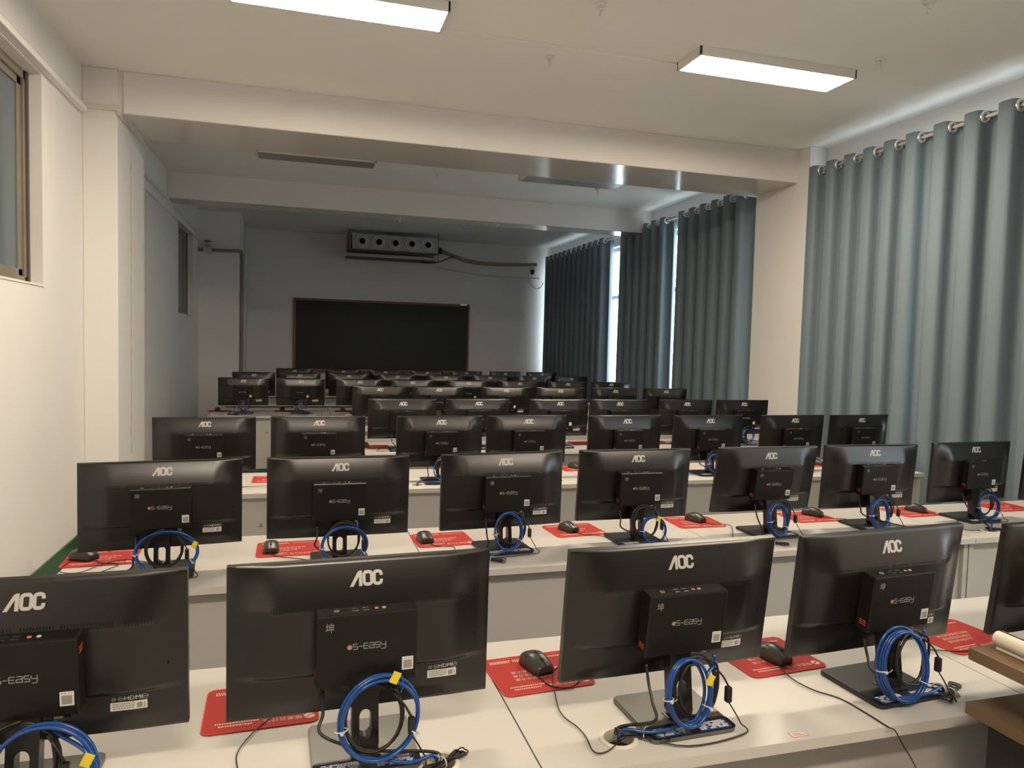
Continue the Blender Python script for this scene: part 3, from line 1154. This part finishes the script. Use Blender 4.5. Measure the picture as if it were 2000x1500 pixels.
# ------------------------------------------------------------------ mouse, pad
def make_mouse():
    """origin on the pad; buttons and cord towards -y"""
    r = empty('computer_mouse', (0, 0, 0))
    m = MB()

    def prof(t):            # half width and height along the body, t = 0 (button end) .. 1 (palm end)
        w_ = .0295 * (0.86 + .20 * math.sin(math.pi * (t * .85 + .12))) * (1 - max(0, (t - .80) / .20) ** 2.4 * .80) * (1 - max(0, (.05 - t) / .05) ** 2 * .25)
        h_ = .013 + .024 * math.sin(math.pi * min(1, t * .82 + .10)) ** 1.1
        h_ *= (1 - max(0, (t - .85) / .15) ** 2 * .7)
        return w_, h_

    def fn(u, v):
        w_, h_ = prof(v)
        a_ = math.pi * u
        cx, sz = math.cos(a_), math.sin(a_)
        x = w_ * math.copysign(abs(cx) ** .75, cx)
        z = .004 + h_ * abs(sz) ** .62
        return Vector((x, -.054 + .108 * v, z))
    m.grid(fn, 25, 28, M_mouse)
    m.add([fn(k / 24, 0) for k in range(25)], [list(range(25))], M_mouse)
    m.add([fn(k / 24, 1) for k in range(25)], [list(range(25))[::-1]], M_mouse)
    # skirt
    pts = [(fn(0, j / 14).x, fn(0, j / 14).y) for j in range(15)]
    outl = pts + [(-x, y) for x, y in pts[::-1]]
    m.prism(outl, .0005, .0065, M_black)
    m.build('body', r)
    m = MB()
    seam = [fn(.5, j / 20 * .55) + Vector((0, 0, .0003)) for j in range(21)]
    m.tube(seam, .0012, M_void, 6)
    arc = [fn(.16 + .68 * j / 16, .55 - .05 * math.sin(math.pi * j / 16)) + Vector((0, 0, .0002)) for j in range(17)]
    m.tube(arc, .0006, M_void, 5)
    m.build('button_seam', r)
    m = MB()
    m.tube([(-.0035, -.030, .0285), (.0035, -.030, .0285)], .0085, M_black2, 18)
    m.build('scroll_wheel', r)
    MB().box((-.003, -.012, .0335), (.003, -.002, .0378), M_mark, .001).build('speed_button', r)
    return r


def make_pad():
    r = empty('mouse_pad', (0, 0, 0))
    W_, D_ = .25, .21
    m = MB()
    m.prism(rrect(W_, D_, .020, 6), 0, .0028, M_red, .0008)
    m.build('mat_sheet', r)
    m = MB()
    o = rrect(W_ - .0015, D_ - .0015, .0193, 6)
    m.tube([(x, y, .0024) for x, y in o], .0011, M_redge, 6, close=True)
    m.build('stitched_edge', r)
    m = MB()

    def put(txt, size, x, y, sx=1.0):
        vs, fs = text_mesh(txt, size)
        m.add([(-(x_ * sx) + x, -y_ + y, .0031) for x_, y_ in vs], fs, M_padink)
    put('\u6559\u80b2\u4e91\u684c\u9762\u673a\u623f\u65b9\u6848', .0150, -.002, .012)
    put('\u8ba1\u7b97\u673a\u5b9e\u9a8c\u5ba4\u65b9\u6848', .0150, -.010, -.008)
    put('\u4e91\u8ba1\u7b97\u673a\u623f\u65b9\u6848', .0150, -.018, -.028)
    put('\u566b\u6613\u4e91\u8ba1\u7b97'.replace('\u566b', '\u5662'), .0170, .046, -.076)
    m.build('slogan_print', r)
    m = MB()
    vsr = random.Random(4)
    for q, (x0, x1, yy) in enumerate(((-.098, -.010, -.066), (-.090, -.020, -.078), (-.105, -.050, .082), (-.105, -.050, .074), (-.040, .0, .082), (-.040, .0, .074), (.02, .10, .078))):
        x = x0
        while x < x1:
            wv = vsr.uniform(.0025, .0055)
            m.add([(x, yy - .0030, .0031), (x + wv, yy - .0030, .0031), (x + wv, yy + .0030, .0031), (x, yy + .0030, .0031)], [[0, 1, 2, 3]], M_padink)
            x += wv + .0018
        if q in (1, 5, 6):
            m.build('fine_print', r)
            m = MB()
    m = MB()
    # round swirl emblem
    c_ = (.104, -.076)
    n = 28
    top, bot = [], []
    for k in range(n + 1):
        a_ = math.pi * k / n
        sx_ = math.cos(a_) * .0125
        top.append((c_[0] + sx_, c_[1] + .0125 * math.sin(a_)))
        bot.append((c_[0] + sx_, c_[1] + .0055 * math.sin(2 * a_) + .0014))
    m.add([(x, y, .0031) for x, y in top] + [(x, y, .0031) for x, y in bot], [[k, k + 1, n + 2 + k, n + 1 + k] for k in range(n)], M_padink)
    bot2 = [(x, 2 * c_[1] - y) for x, y in top]
    top2 = [(x, y - .0032) for x, y in bot]
    m.add([(x, y, .0031) for x, y in top2] + [(x, y, .0031) for x, y in bot2], [[k, k + 1, n + 2 + k, n + 1 + k] for k in range(n)], M_padink)
    m.build('emblem', r)
    return r


PROTO = {}
TILT0 = math.radians(4.2)
# (row, seat, x, y, rotation deg, tilt deg)
ST = [('A', 1, -0.482, 1.49, 0.5, 4), ('A', 2, 0.129, 1.502, 2.2, 0.8), ('A', 3, 0.84, 1.472, 2.1, 7.1), ('A', 4, 1.449, 1.485, 3.8, 5.8), ('A', 5, 2.10, 1.485, 3.5, 6.0),
      ('B', 1, -0.485, 2.835, 5.4, 0), ('B', 2, 0.142, 2.85, 0.3, 4.3), ('B', 3, 0.814, 2.888, 4.6, 1.1), ('B', 4, 1.431, 2.902, 0.2, 4.6), ('B', 5, 2.12, 2.903, 0.2, 10.0),
      ('B', 6, 2.732, 2.925, -1.9, 4.2), ('B', 7, 3.416, 2.963, 2.3, 2.9), ('B', 8, 4.02, 2.93, 1, 4),
      ('C', 1, -0.527, 4.351, 2.3, 3.9), ('C', 2, 0.093, 4.385, 0.4, 3.9), ('C', 3, 0.823, 4.392, 2.5, 3.9), ('C', 4, 1.395, 4.412, 1.5, 3.9), ('C', 5, 2.079, 4.392, 3.2, 3.9),
      ('C', 6, 2.708, 4.394, 0.3, 3.9), ('C', 7, 3.388, 4.385, 2.5, 3.9), ('C', 8, 3.974, 4.393, 3.4, 3.9),
      ('D', 3, 0.763, 5.716, 0.7, 2.2), ('D', 4, 1.388, 5.756, 2.6, 3.9), ('D', 5, 2.097, 5.752, 2.7, 3.9), ('D', 6, 2.65, 5.752, 0.2, 3.9), ('D', 7, 3.303, 5.749, 1.4, 3.9), ('D', 8, 3.89, 5.752, 0.6, 3.9),
      ('E', 3, 0.749, 7.376, 0.1, 3.9), ('E', 4, 1.355, 7.383, 2.0, 3.9), ('E', 5, 2.082, 7.38, 0.3, 3.9), ('E', 6, 2.691, 7.374, -2.8, 3.9), ('E', 7, 3.341, 7.378, -0.5, 3.9), ('E', 8, 3.967, 7.378, -0.3, 3.9),
      ('F', 1, -0.65, 8.696, 0.5, 3.7), ('F', 2, -0.026, 8.695, 0.2, 3.9), ('F', 3, 0.647, 8.7, 1, 4), ('F', 4, 1.2735, 8.7, 1, 4), ('F', 5, 1.96, 8.7, 0, 4), ('F', 6, 2.629, 8.7, 2, 4), ('F', 7, 3.272, 8.7, 0, 4), ('F', 8, 3.876, 8.698, 1.5, 3.9),
      ('G', 1, -0.63, 10.156, 0.1, 3.9), ('G', 2, -0.041, 10.151, 0.1, 3.9), ('G', 3, 0.607, 10.15, 0, 4), ('G', 4, 1.27, 10.15, 1, 4), ('G', 5, 1.96, 10.15, 0, 4), ('G', 6, 2.609, 10.15, 1, 4), ('G', 7, 3.286, 10.15, 0, 4), ('G', 8, 3.875, 10.155, 3.1, 3.9),
      ('H', 2, -0.128, 11.639, 0, 3.9), ('H', 3, 0.606, 11.64, 0, 4), ('H', 4, 1.2665, 11.64, .4, 4), ('H', 5, 1.937, 11.64, 0, 4), ('H', 6, 2.59, 11.64, 1, 4), ('H', 7, 3.258, 11.636, .8, 4), ('H', 8, 3.9, 11.636, 1, 4)]
NSEAT = {}
for s in ST:
    NSEAT.setdefault(s[0], []).append(s[1])


def get_proto(kind, *a):
    key = (kind,) + a
    if key in PROTO:
        remember_o = PROTO[key]
        return copy_tree(remember_o)
    if kind == 'monitor':
        o = make_monitor(M_brush if a[0] == 'b' else M_brushd, math.radians(a[1]), a[2])
    elif kind == 'pc':
        o = make_pc(a[0])
    elif kind == 'mouse':
        o = make_mouse()
    else:
        o = make_pad()
    remember()
    PROTO[key] = o
    return o


def ring_pts(c, rx, rz, n, lean, yawa, ph, jit, rs, loops):
    out = []
    N = loops * n
    for i in range(N + 1):
        a_ = 2 * math.pi * i / n + ph
        l_ = i / n
        rr = 1 + jit * math.sin(l_ * 2.1 + 1.3 * rs)
        x = rx * rr * math.cos(a_)
        z = rz * rr * math.sin(a_)
        yv = .008 * math.sin(a_ * .5 + l_ * 2 + rs) + (l_ - loops / 2) * .0062
        v_ = Vector((x, yv, z))
        v_.rotate(Matrix.Rotation(lean, 3, 'X'))
        v_.rotate(Matrix.Rotation(yawa, 3, 'Z'))
        out.append(Vector(c) + v_)
    return out


def ethernet(loc, rz, label, c, rx, rz_, loops=3, lean=-.15, yawa=0, side=1, end=None, rs=0, simple=False, tag_y=True, z_floor=.004):
    r = empty('network_cable', loc, rz, label, 'network cable', 'coiled blue network cables behind the monitors')
    pr = .0038
    n = 10 if simple else 16
    dr = 1 if side > 0 else -1
    ph = 1.0 if side > 0 else .55
    total = loops + (.59 if side > 0 else .34)
    q_ = random.Random(rs)
    offs = [(q_.uniform(-1, 1), q_.uniform(-1, 1)) for _ in range(loops + 3)]
    pts = []
    for i in range(int(total * n) + 1):
        l_ = i / n
        a_ = ph + dr * 2 * math.pi * l_
        k_ = int(l_)
        t_ = l_ - k_
        o1 = offs[k_][0] * (1 - t_) + offs[k_ + 1][0] * t_
        o2 = offs[k_][1] * (1 - t_) + offs[k_ + 1][1] * t_
        v_ = Vector(((rx + .0045 * o1) * math.cos(a_), (l_ - loops / 2) * .0066 + .003 * o2, (rz_ + .0045 * o1 + .002 * o2) * math.sin(a_)))
        v_.rotate(Matrix.Rotation(lean, 3, 'X'))
        v_.rotate(Matrix.Rotation(yawa, 3, 'Z'))
        pts.append(Vector(c) + v_)
    start = [Vector((.062, -.064, .168)), Vector((.064, -.070, .150))]
    tail = []
    if end is not None:
        e = Vector(end)
        tail = [(pts[-1] * 0.45 + e * 0.55) + Vector((0, -.012, .0)), e + Vector((-.012 * dr, 0, .012)), e + Vector((0, 0, -.02))]
        tail[0].z = .020
    allp = [Vector(p) for p in start + pts + tail]
    for p_ in allp[:-1]:
        # stays on top of the stand base and the desk
        fl = z_floor + (.0135 if (abs(p_.x) < .115 and -.11 < p_.y < .11) else 0)
        p_.z = max(p_.z, fl + pr * .6)
    m = MB().tube(allp, pr, M_blue, 6 if simple else 8, smoothpts=2 if simple else 3)
    m.build('cable_coil', r)
    for a_ in (math.pi * 1.02, -.55):
        d = Vector((math.cos(a_) * rx, 0, math.sin(a_) * rz_))
        d.rotate(Matrix.Rotation(lean, 3, 'X'))
        d.rotate(Matrix.Rotation(yawa, 3, 'Z'))
        tn = Vector((-math.sin(a_) * rx, 0, math.cos(a_) * rz_))
        tn.rotate(Matrix.Rotation(lean, 3, 'X'))
        tn.rotate(Matrix.Rotation(yawa, 3, 'Z'))
        cc = Vector(c) + d
        q = MB().ring(cc, tn, .0118, .0013, M_tie, 16, 5)
        if not simple:
            q.box(cc + Vector((-.003, -.018, -.002)), cc + Vector((.003, -.011, .003)), M_tie, .0008)
            q.tube([cc + Vector((0, -.014, 0)), cc + Vector((.004, -.022, .006)), cc + Vector((.006, -.026, .012))], .0009, M_tie, 5)
        q.build('zip_tie', r)
    if tag_y:
        k = MB()
        cc = Vector(allp[3]) * .5 + Vector(allp[2]) * .5
        k.box(cc + Vector((-.0085, -.006, -.012)), cc + Vector((.0085, -.0035, .012)), M_yellow, .0006,
              mtx=Matrix.Translation(cc) @ Matrix.Rotation(.45, 4, 'Y') @ Matrix.Translation(-cc))
        k.build('yellow_tag', r)
    return r


def black_cords(loc, rz, label, hole, side, rs, detail):
    """power and video leads behind one monitor, ending in the desk hole"""
    r = empty('power_cable', loc, rz, label, 'cable', 'black leads hanging behind the monitors')
    hx, hy = hole
    rnd_ = random.Random(rs)
    m = MB()
    # power lead
    sx = -.085
    m.tube([(sx, -.020, .145), (sx, -.034, .105), (sx - .004, -.060, .075), ((sx + hx) / 2 - .03 * side, -.085, .045), (hx - .010 * side, hy + .012, .020), (hx, hy, .004), (hx, hy - .002, -.03)],
           .0034, M_cord, 8, smoothpts=6)
    m.build('power_lead', r)
    # coil of video lead
    m = MB()
    m.tube(ring_pts((.012, -.076, .105), .060, .066, 14, -.12, .1, 1.6, .06, rs, 2), .0032, M_cord, 7, smoothpts=2)
    m.tube([(.045, -.076, .163), (.060, -.082, .15), (.066, -.080, .10), (.060, -.075, .060)], .003, M_cord, 7, smoothpts=4)
    m.build('video_lead', r)
    if detail:
        m = MB()
        # plug box
        m.box((.078, -.100, .068), (.092, -.086, .104), M_cord, .003)
        m.tube([(.050, -.075, .15), (.070, -.088, .13), (.084, -.093, .106)], .0024, M_cord, 6, smoothpts=5)
        m.tube([(.085, -.094, .070), (.100, -.100, .045), (.112, -.105, .022), (.110, -.125, .008), ((hx + .09) / 2, -.130, .005), (hx + .02, hy + .0, .005), (hx + .004, hy, -.02)],
               .0018, M_cord, 6, smoothpts=6)
        m.build('adapter_lead', r)
    return r


def bundle(loc, rz, c, L, ang, rs, label, cat='cable', end=None):
    """a tied hank of thin black cord lying on the desk"""
    r = empty('cord_bundle', loc, rz, label, cat, 'tied hanks of thin black cord on the desks')
    q = random.Random(rs)
    m = MB()
    pts = []
    ca, sa = math.cos(ang), math.sin(ang)

    def W_(x, y, z):
        return Vector((c[0] + x * ca - y * sa, c[1] + x * sa + y * ca, c[2] + z))
    for k in range(5):
        a1 = L * q.uniform(.75, 1.05)
        a2 = L * q.uniform(.75, 1.05)
        w1 = q.uniform(.006, .016)
        z0 = .003 + .0022 * k
        pts += [W_(-a1, w1, z0), W_(-a1 * 1.06, 0, z0 + .002), W_(-a1, -w1, z0), W_(0, -.004 + q.uniform(-.004, .004), z0 + .002),
                W_(a2, w1, z0), W_(a2 * 1.06, 0, z0 + .002), W_(a2, -w1, z0), W_(0, q.uniform(-.004, .004), z0 + .003)]
    if end is not None:
        pts += [Vector(e) for e in end]
    m.tube(pts, .0015, M_cord, 6, smoothpts=5)
    m.build('cord_loops', r)
    t_ = MB().ring(W_(0, 0, .008), (ca, sa, 0), .0115, .0014, M_tie, 14, 5)
    t_.tube([W_(0, .010, .010), W_(.004, .018, .016), W_(.010, .024, .014)], .0011, M_tie, 5)
    t_.build('twist_tie', r)
    return r


def seat_words(R_, k):
    L_ = NSEAT[R_]
    i = L_.index(k)
    n = len(L_)
    return ordin(i, n)


PCZ = 0.247
for (R_, k, x, y, rot, tl) in ST:
    full = R_ in 'ABC'
    rz_ = math.radians(rot)
    if full:
        tl_ = round(tl) if R_ in 'AB' else 4
    else:
        tl_ = 4
    bm_ = 'b' if (R_, k) in (('A', 1), ('A', 2), ('A', 3)) else 'd'
    wds = seat_words(R_, k)
    mo = get_proto('monitor', bm_, tl_, full)
    mo.location = (x, y, DZ)
    mo.rotation_euler = (0, 0, rz_)
    tag(mo, 'black monitor seen from behind in the %s, %s' % (ROWN[R_], wds), 'monitor', 'black monitors on the desks')
    pc = get_proto('pc', R_ in 'ABC')
    # fixed to the back of the panel: same tilt
    T = Matrix.Translation((x, y, DZ)) @ Matrix.Rotation(rz_, 4, 'Z') @ Matrix.Translation((0, 0, TOPZ)) @ Matrix.Rotation(math.radians(tl_), 4, 'X')
    pc.matrix_world = T @ Matrix.Translation((-.002, -.029, PCZ - TOPZ))
    tag(pc, 'black mini computer on the back of the monitor in the %s, %s' % (ROWN[R_], wds), 'mini computer', 'mini computers fixed behind the monitors')

# cables ---------------------------------------------------------------
HOLES = {}
for R_ in ROWS:
    HOLES[R_] = []
    for k in range(NDESK[R_]):
        for hx in (.20, 1.105):
            HOLES[R_].append((LEFT[R_] + 1.305 * k + hx, FRONT[R_] + .10))
COIL = {('A', 1): (.05, .085, .085, .085), ('A', 2): (.022, .080, .078, .113), ('A', 3): (-.020, .056, .072, .105), ('A', 4): (-.035, .066, .086, .100), ('A', 5): (0, .07, .07, .1),
        ('B', 1): (.020, .100, .070, .098), ('B', 2): (.015, .085, .068, .088), ('B', 3): (-.010, .062, .076, .098), ('B', 4): (.045, .054, .056, .070), ('B', 5): (-.015, .052, .070, .088),
        ('B', 6): (-.025, .055, .070, .085), ('B', 7): (.010, .060, .060, .085), ('B', 8): (0, .06, .06, .09)}
DETAIL = [(R_, k) for (R_, k, *_) in ST if R_ in 'ABC'] + [('D', 3), ('D', 8), ('F', 1), ('F', 2)]
for (R_, k, x, y, rot, tl) in ST:
    if (R_, k) not in DETAIL:
        continue
    rz_ = math.radians(rot)
    cx_, rx_, rzz, cz_ = COIL.get((R_, k), (0.0, .060, .062, .090))
    where = '%s, monitor %s' % (ROWN[R_], seat_words(R_, k))
    hole = min(HOLES[R_], key=lambda h: (h[0] - x) ** 2)
    hl = Matrix.Rotation(-rz_, 3, 'Z') @ Vector((hole[0] - x, hole[1] - y, 0))
    side = 1 if hl.x > 0 else -1
    seed = ROWS.index(R_) * 10 + k
    ethernet((x, y, DZ), rz_, 'coiled blue network cable behind a monitor stand, ' + where, (cx_, -.098, cz_), rx_, rzz,
             loops=3 if R_ in 'AB' else 2, yawa=[.1, -.1, .2][k % 3], side=side, end=(hl.x, hl.y, .008), rs=seed, simple=R_ not in 'AB',
             tag_y=(R_, k) in (('A', 1), ('A', 2), ('A', 3), ('B', 1), ('B', 4)))
    black_cords((x, y, DZ), rz_, 'black power and video leads behind a stand, ' + where, (hl.x, hl.y), side, seed, R_ in 'AB')
    if R_ in 'AB' or (R_, k) in (('C', 6), ('D', 3), ('F', 1)):
        bx = hl.x + (.02 if side < 0 else -.03)
        bundle((x, y, DZ), rz_, (bx + .035, hl.y - .012, .001), .055, -.5 if side < 0 else .5, seed,
               'tied hank of black cord beside a desk grommet, ' + where)

# pads and mice ----------------------------------------------------------
PADS = {'A': [(-.085, 1.735, 2), (.598, 1.755, 4), (1.262, 1.705, 4), (1.935, 1.700, 6)],
        'B': [(-.735, 3.055, 3), (-.050, 3.050, 1), (.592, 3.070, 3), (1.225, 3.115, 4), (1.880, 3.150, -2), (2.540, 3.145, 0), (3.215, 3.145, 3), (3.880, 3.160, 0)],
        'C': [(-.165, 4.60, 0), (1.86, 4.72, 2), (3.83, 4.64, 0)],
        'D': [(.555, 5.90, 0), (2.42, 5.97, 2), (3.08, 5.93, 0)],
        'F': [(-.93, 8.97, 0), (-.19, 8.97, 0), (.50, 8.95, 0)]}
MICE = {('A', 1): (.602, 1.782, 14), ('A', 2): (1.268, 1.690, 14),
        ('B', 0): (-.80, 3.05, 60), ('B', 1): (-.118, 3.030, 2), ('B', 2): (.513, 3.062, 6), ('B', 3): (1.193, 3.112, 20), ('B', 4): (1.895, 3.175, 22), ('B', 5): (2.588, 3.170, 30), ('B', 6): (3.246, 3.150, 28),
        ('C', 1): (1.85, 4.735, 25), ('C', 2): (3.79, 4.62, 30), ('D', 0): (.487, 5.90, 5),
        ('F', 0): (-.955, 9.0, 5), ('F', 1): (-.235, 8.99, 5), ('F', 2): (.465, 8.92, 5)}
for R_, L_ in PADS.items():
    for i, (x, y, rot) in enumerate(L_):
        pd = get_proto('pad')
        pd.location = (x, y, DZ + .0003)
        pd.rotation_euler = (0, 0, math.radians(rot))
        tag(pd, 'red mouse pad with pale printing on the %s, %s' % (ROWN[R_] + ' of desks', ordin(i, len(L_))), 'mouse pad', 'red mouse pads')
        if (R_, i) in MICE:
            mx, my, mr = MICE[(R_, i)]
            ms = get_proto('mouse')
            ms.location = (mx, my, DZ + .0036)
            ms.rotation_euler = (0, 0, math.radians(mr))
            nm = len([1 for q in MICE if q[0] == R_])
            im = sorted([q[1] for q in MICE if q[0] == R_]).index(i)
            wd = {('A', 1): 'black mouse on the red pad left of the third monitor in the nearest row',
                  ('A', 2): 'black mouse on the red pad left of the fourth monitor in the nearest row',
                  ('D', 0): 'black mouse in the fourth row, beside its leftmost monitor'}.get((R_, i), 'black mouse on a red pad in the %s, %s' % (ROWN[R_], ordin(im, nm)))
            tag(ms, wd, 'mouse', 'black mice')
            # cord on the desk, running to the nearest hole
            ends = min(HOLES[R_], key=lambda h: abs(h[0] - (mx + .28)))
            if (R_, i) == ('A', 1):
                P_ = [pix(a, b_, z=DZ + .0052) for a, b_ in ((1049, 1318), (1075, 1339), (1110, 1343), (1128, 1333), (1136, 1320), (1150, 1302), (1165, 1296))]
            elif (R_, i) == ('A', 2):
                P_ = [pix(a, b_, z=DZ + zq) for a, b_, zq in ((1521, 1300, .0055), (1548, 1326, .0055), (1590, 1348, .0045), (1640, 1364, .002), (1690, 1392, .002), (1735, 1420, .002))]
                e_ = P_[-1]
                P_ += [Vector((e_.x + .012, 1.300, DZ - .004)), pix(1764, 1456, y=1.25), pix(1788, 1498, y=1.20), pix(1812, 1570, y=1.17), pix(1822, 1700, y=1.17)]
            else:
                a_ = math.radians(mr)
                st = Vector((mx + .054 * math.sin(a_), my - .054 * math.cos(a_), DZ + .008))
                P_ = [st, st + Vector((.03, -.045, -.0030)), st + Vector((.10, -.085, -.0030)), Vector((ends[0] - .10, ends[1] + .06, DZ + .002)), Vector((ends[0] - .03, ends[1] + .015, DZ + .002))]
            cord = MB().tube(P_, .0017, M_cord, 6, smoothpts=6).build('mouse_cord')
            cord.parent = ms
            bpy.context.view_layer.update()
            cord.matrix_parent_inverse = ms.matrix_world.inverted()

# loose keyboard cords on the nearest desks, drawn along the desk top
def desk_cord(px, label, over=None):
    P_ = [pix(a, b_, z=DZ + .0052) for a, b_ in px]
    if over:
        P_ += over
    o = MB().tube(P_, .0015, M_cord, 6, smoothpts=6).build('keyboard_cord')
    tag(o, label, 'cable', 'loose thin cords on the desk tops')


desk_cord([(1092, 1300), (1081, 1312), (1080, 1330), (1090, 1380), (1104, 1402), (1128, 1420), (1145, 1440), (1160, 1468), (1185, 1468), (1215, 1445), (1240, 1430)],
          'thin black cord curving left of the third monitor base in the nearest row')
desk_cord([(530, 1400), (500, 1425), (475, 1452), (462, 1475), (464, 1500), (470, 1530)],
          'thin black cord on the desk below the second monitor in the nearest row')
desk_cord([(1800, 1268), (1830, 1270), (1880, 1272), (1930, 1268)], 'thin black cord under the red pad beside the newspaper')
desk_cord([(228, 1070), (185, 1078), (140, 1095), (118, 1112), (125, 1119), (160, 1117), (205, 1100), (245, 1093), (290, 1098)],
          'thin cord looping over the leftmost red pad of the second row')

# ------------------------------------------------------------------ podium at the lower right, with a newspaper
PX, PY = 1.462, 1.25
r = empty('wooden_podium', (PX, PY, 0), 0, 'dark wooden teacher cabinet with two brown boards at the lower right corner', 'cabinet')
wd_, dp = 0.62, 0.80
MB().box((0, -dp, .806), (wd_, 0, .833), M_podium, .002).build('lower_board', r)
MB().box((0, -dp, .932), (wd_, 0, .960), M_podium, .002).build('upper_board', r)
m = MB()
m.box((.035, -dp + .03, .02), (wd_ - .02, -.03, .806), M_podbody, .003)
m.build('body', r)
m = MB()
m.box((.30, -dp + .03, .833), (wd_ - .02, -.22, .932), M_podbody)
m.build('riser', r)
MB().box((.034, -dp / 2 - .004, .05), (.036, -dp / 2 + .004, .79), M_dim).build('door_seam', r)
nb = empty('newspaper', (PX + .06, PY - .02, .9605), 0, 'rolled and folded newspaper lying on the wooden cabinet', 'newspaper')
m = MB()
m.box((-.01, -.55, .0005), (.40, -.005, .006), M_paper, .001)
m.build('folded_sheets', nb)
m = MB()
m.box((.06, -.50, .0061), (.36, -.05, .0066), M_print)
m.build('printed_picture', nb)
m = MB()


def roll(u, v):
    a_ = u * 2 * math.pi * 2.2
    rr = .011 + .0035 * u * 2.2
    return Vector((.000 + rr * math.cos(a_), -.50 + .50 * v, .0245 + rr * math.sin(a_)))


m.grid(roll, 60, 4, M_paper)
m.build('rolled_edge', nb)
m = MB()
m.grid(lambda u, v: Vector((.0193 * math.cos(u * 6.2832), -.38 + .20 * v, .0245 + .0193 * math.sin(u * 6.2832))), 24, 3, M_print)
m.build('printed_band', nb)
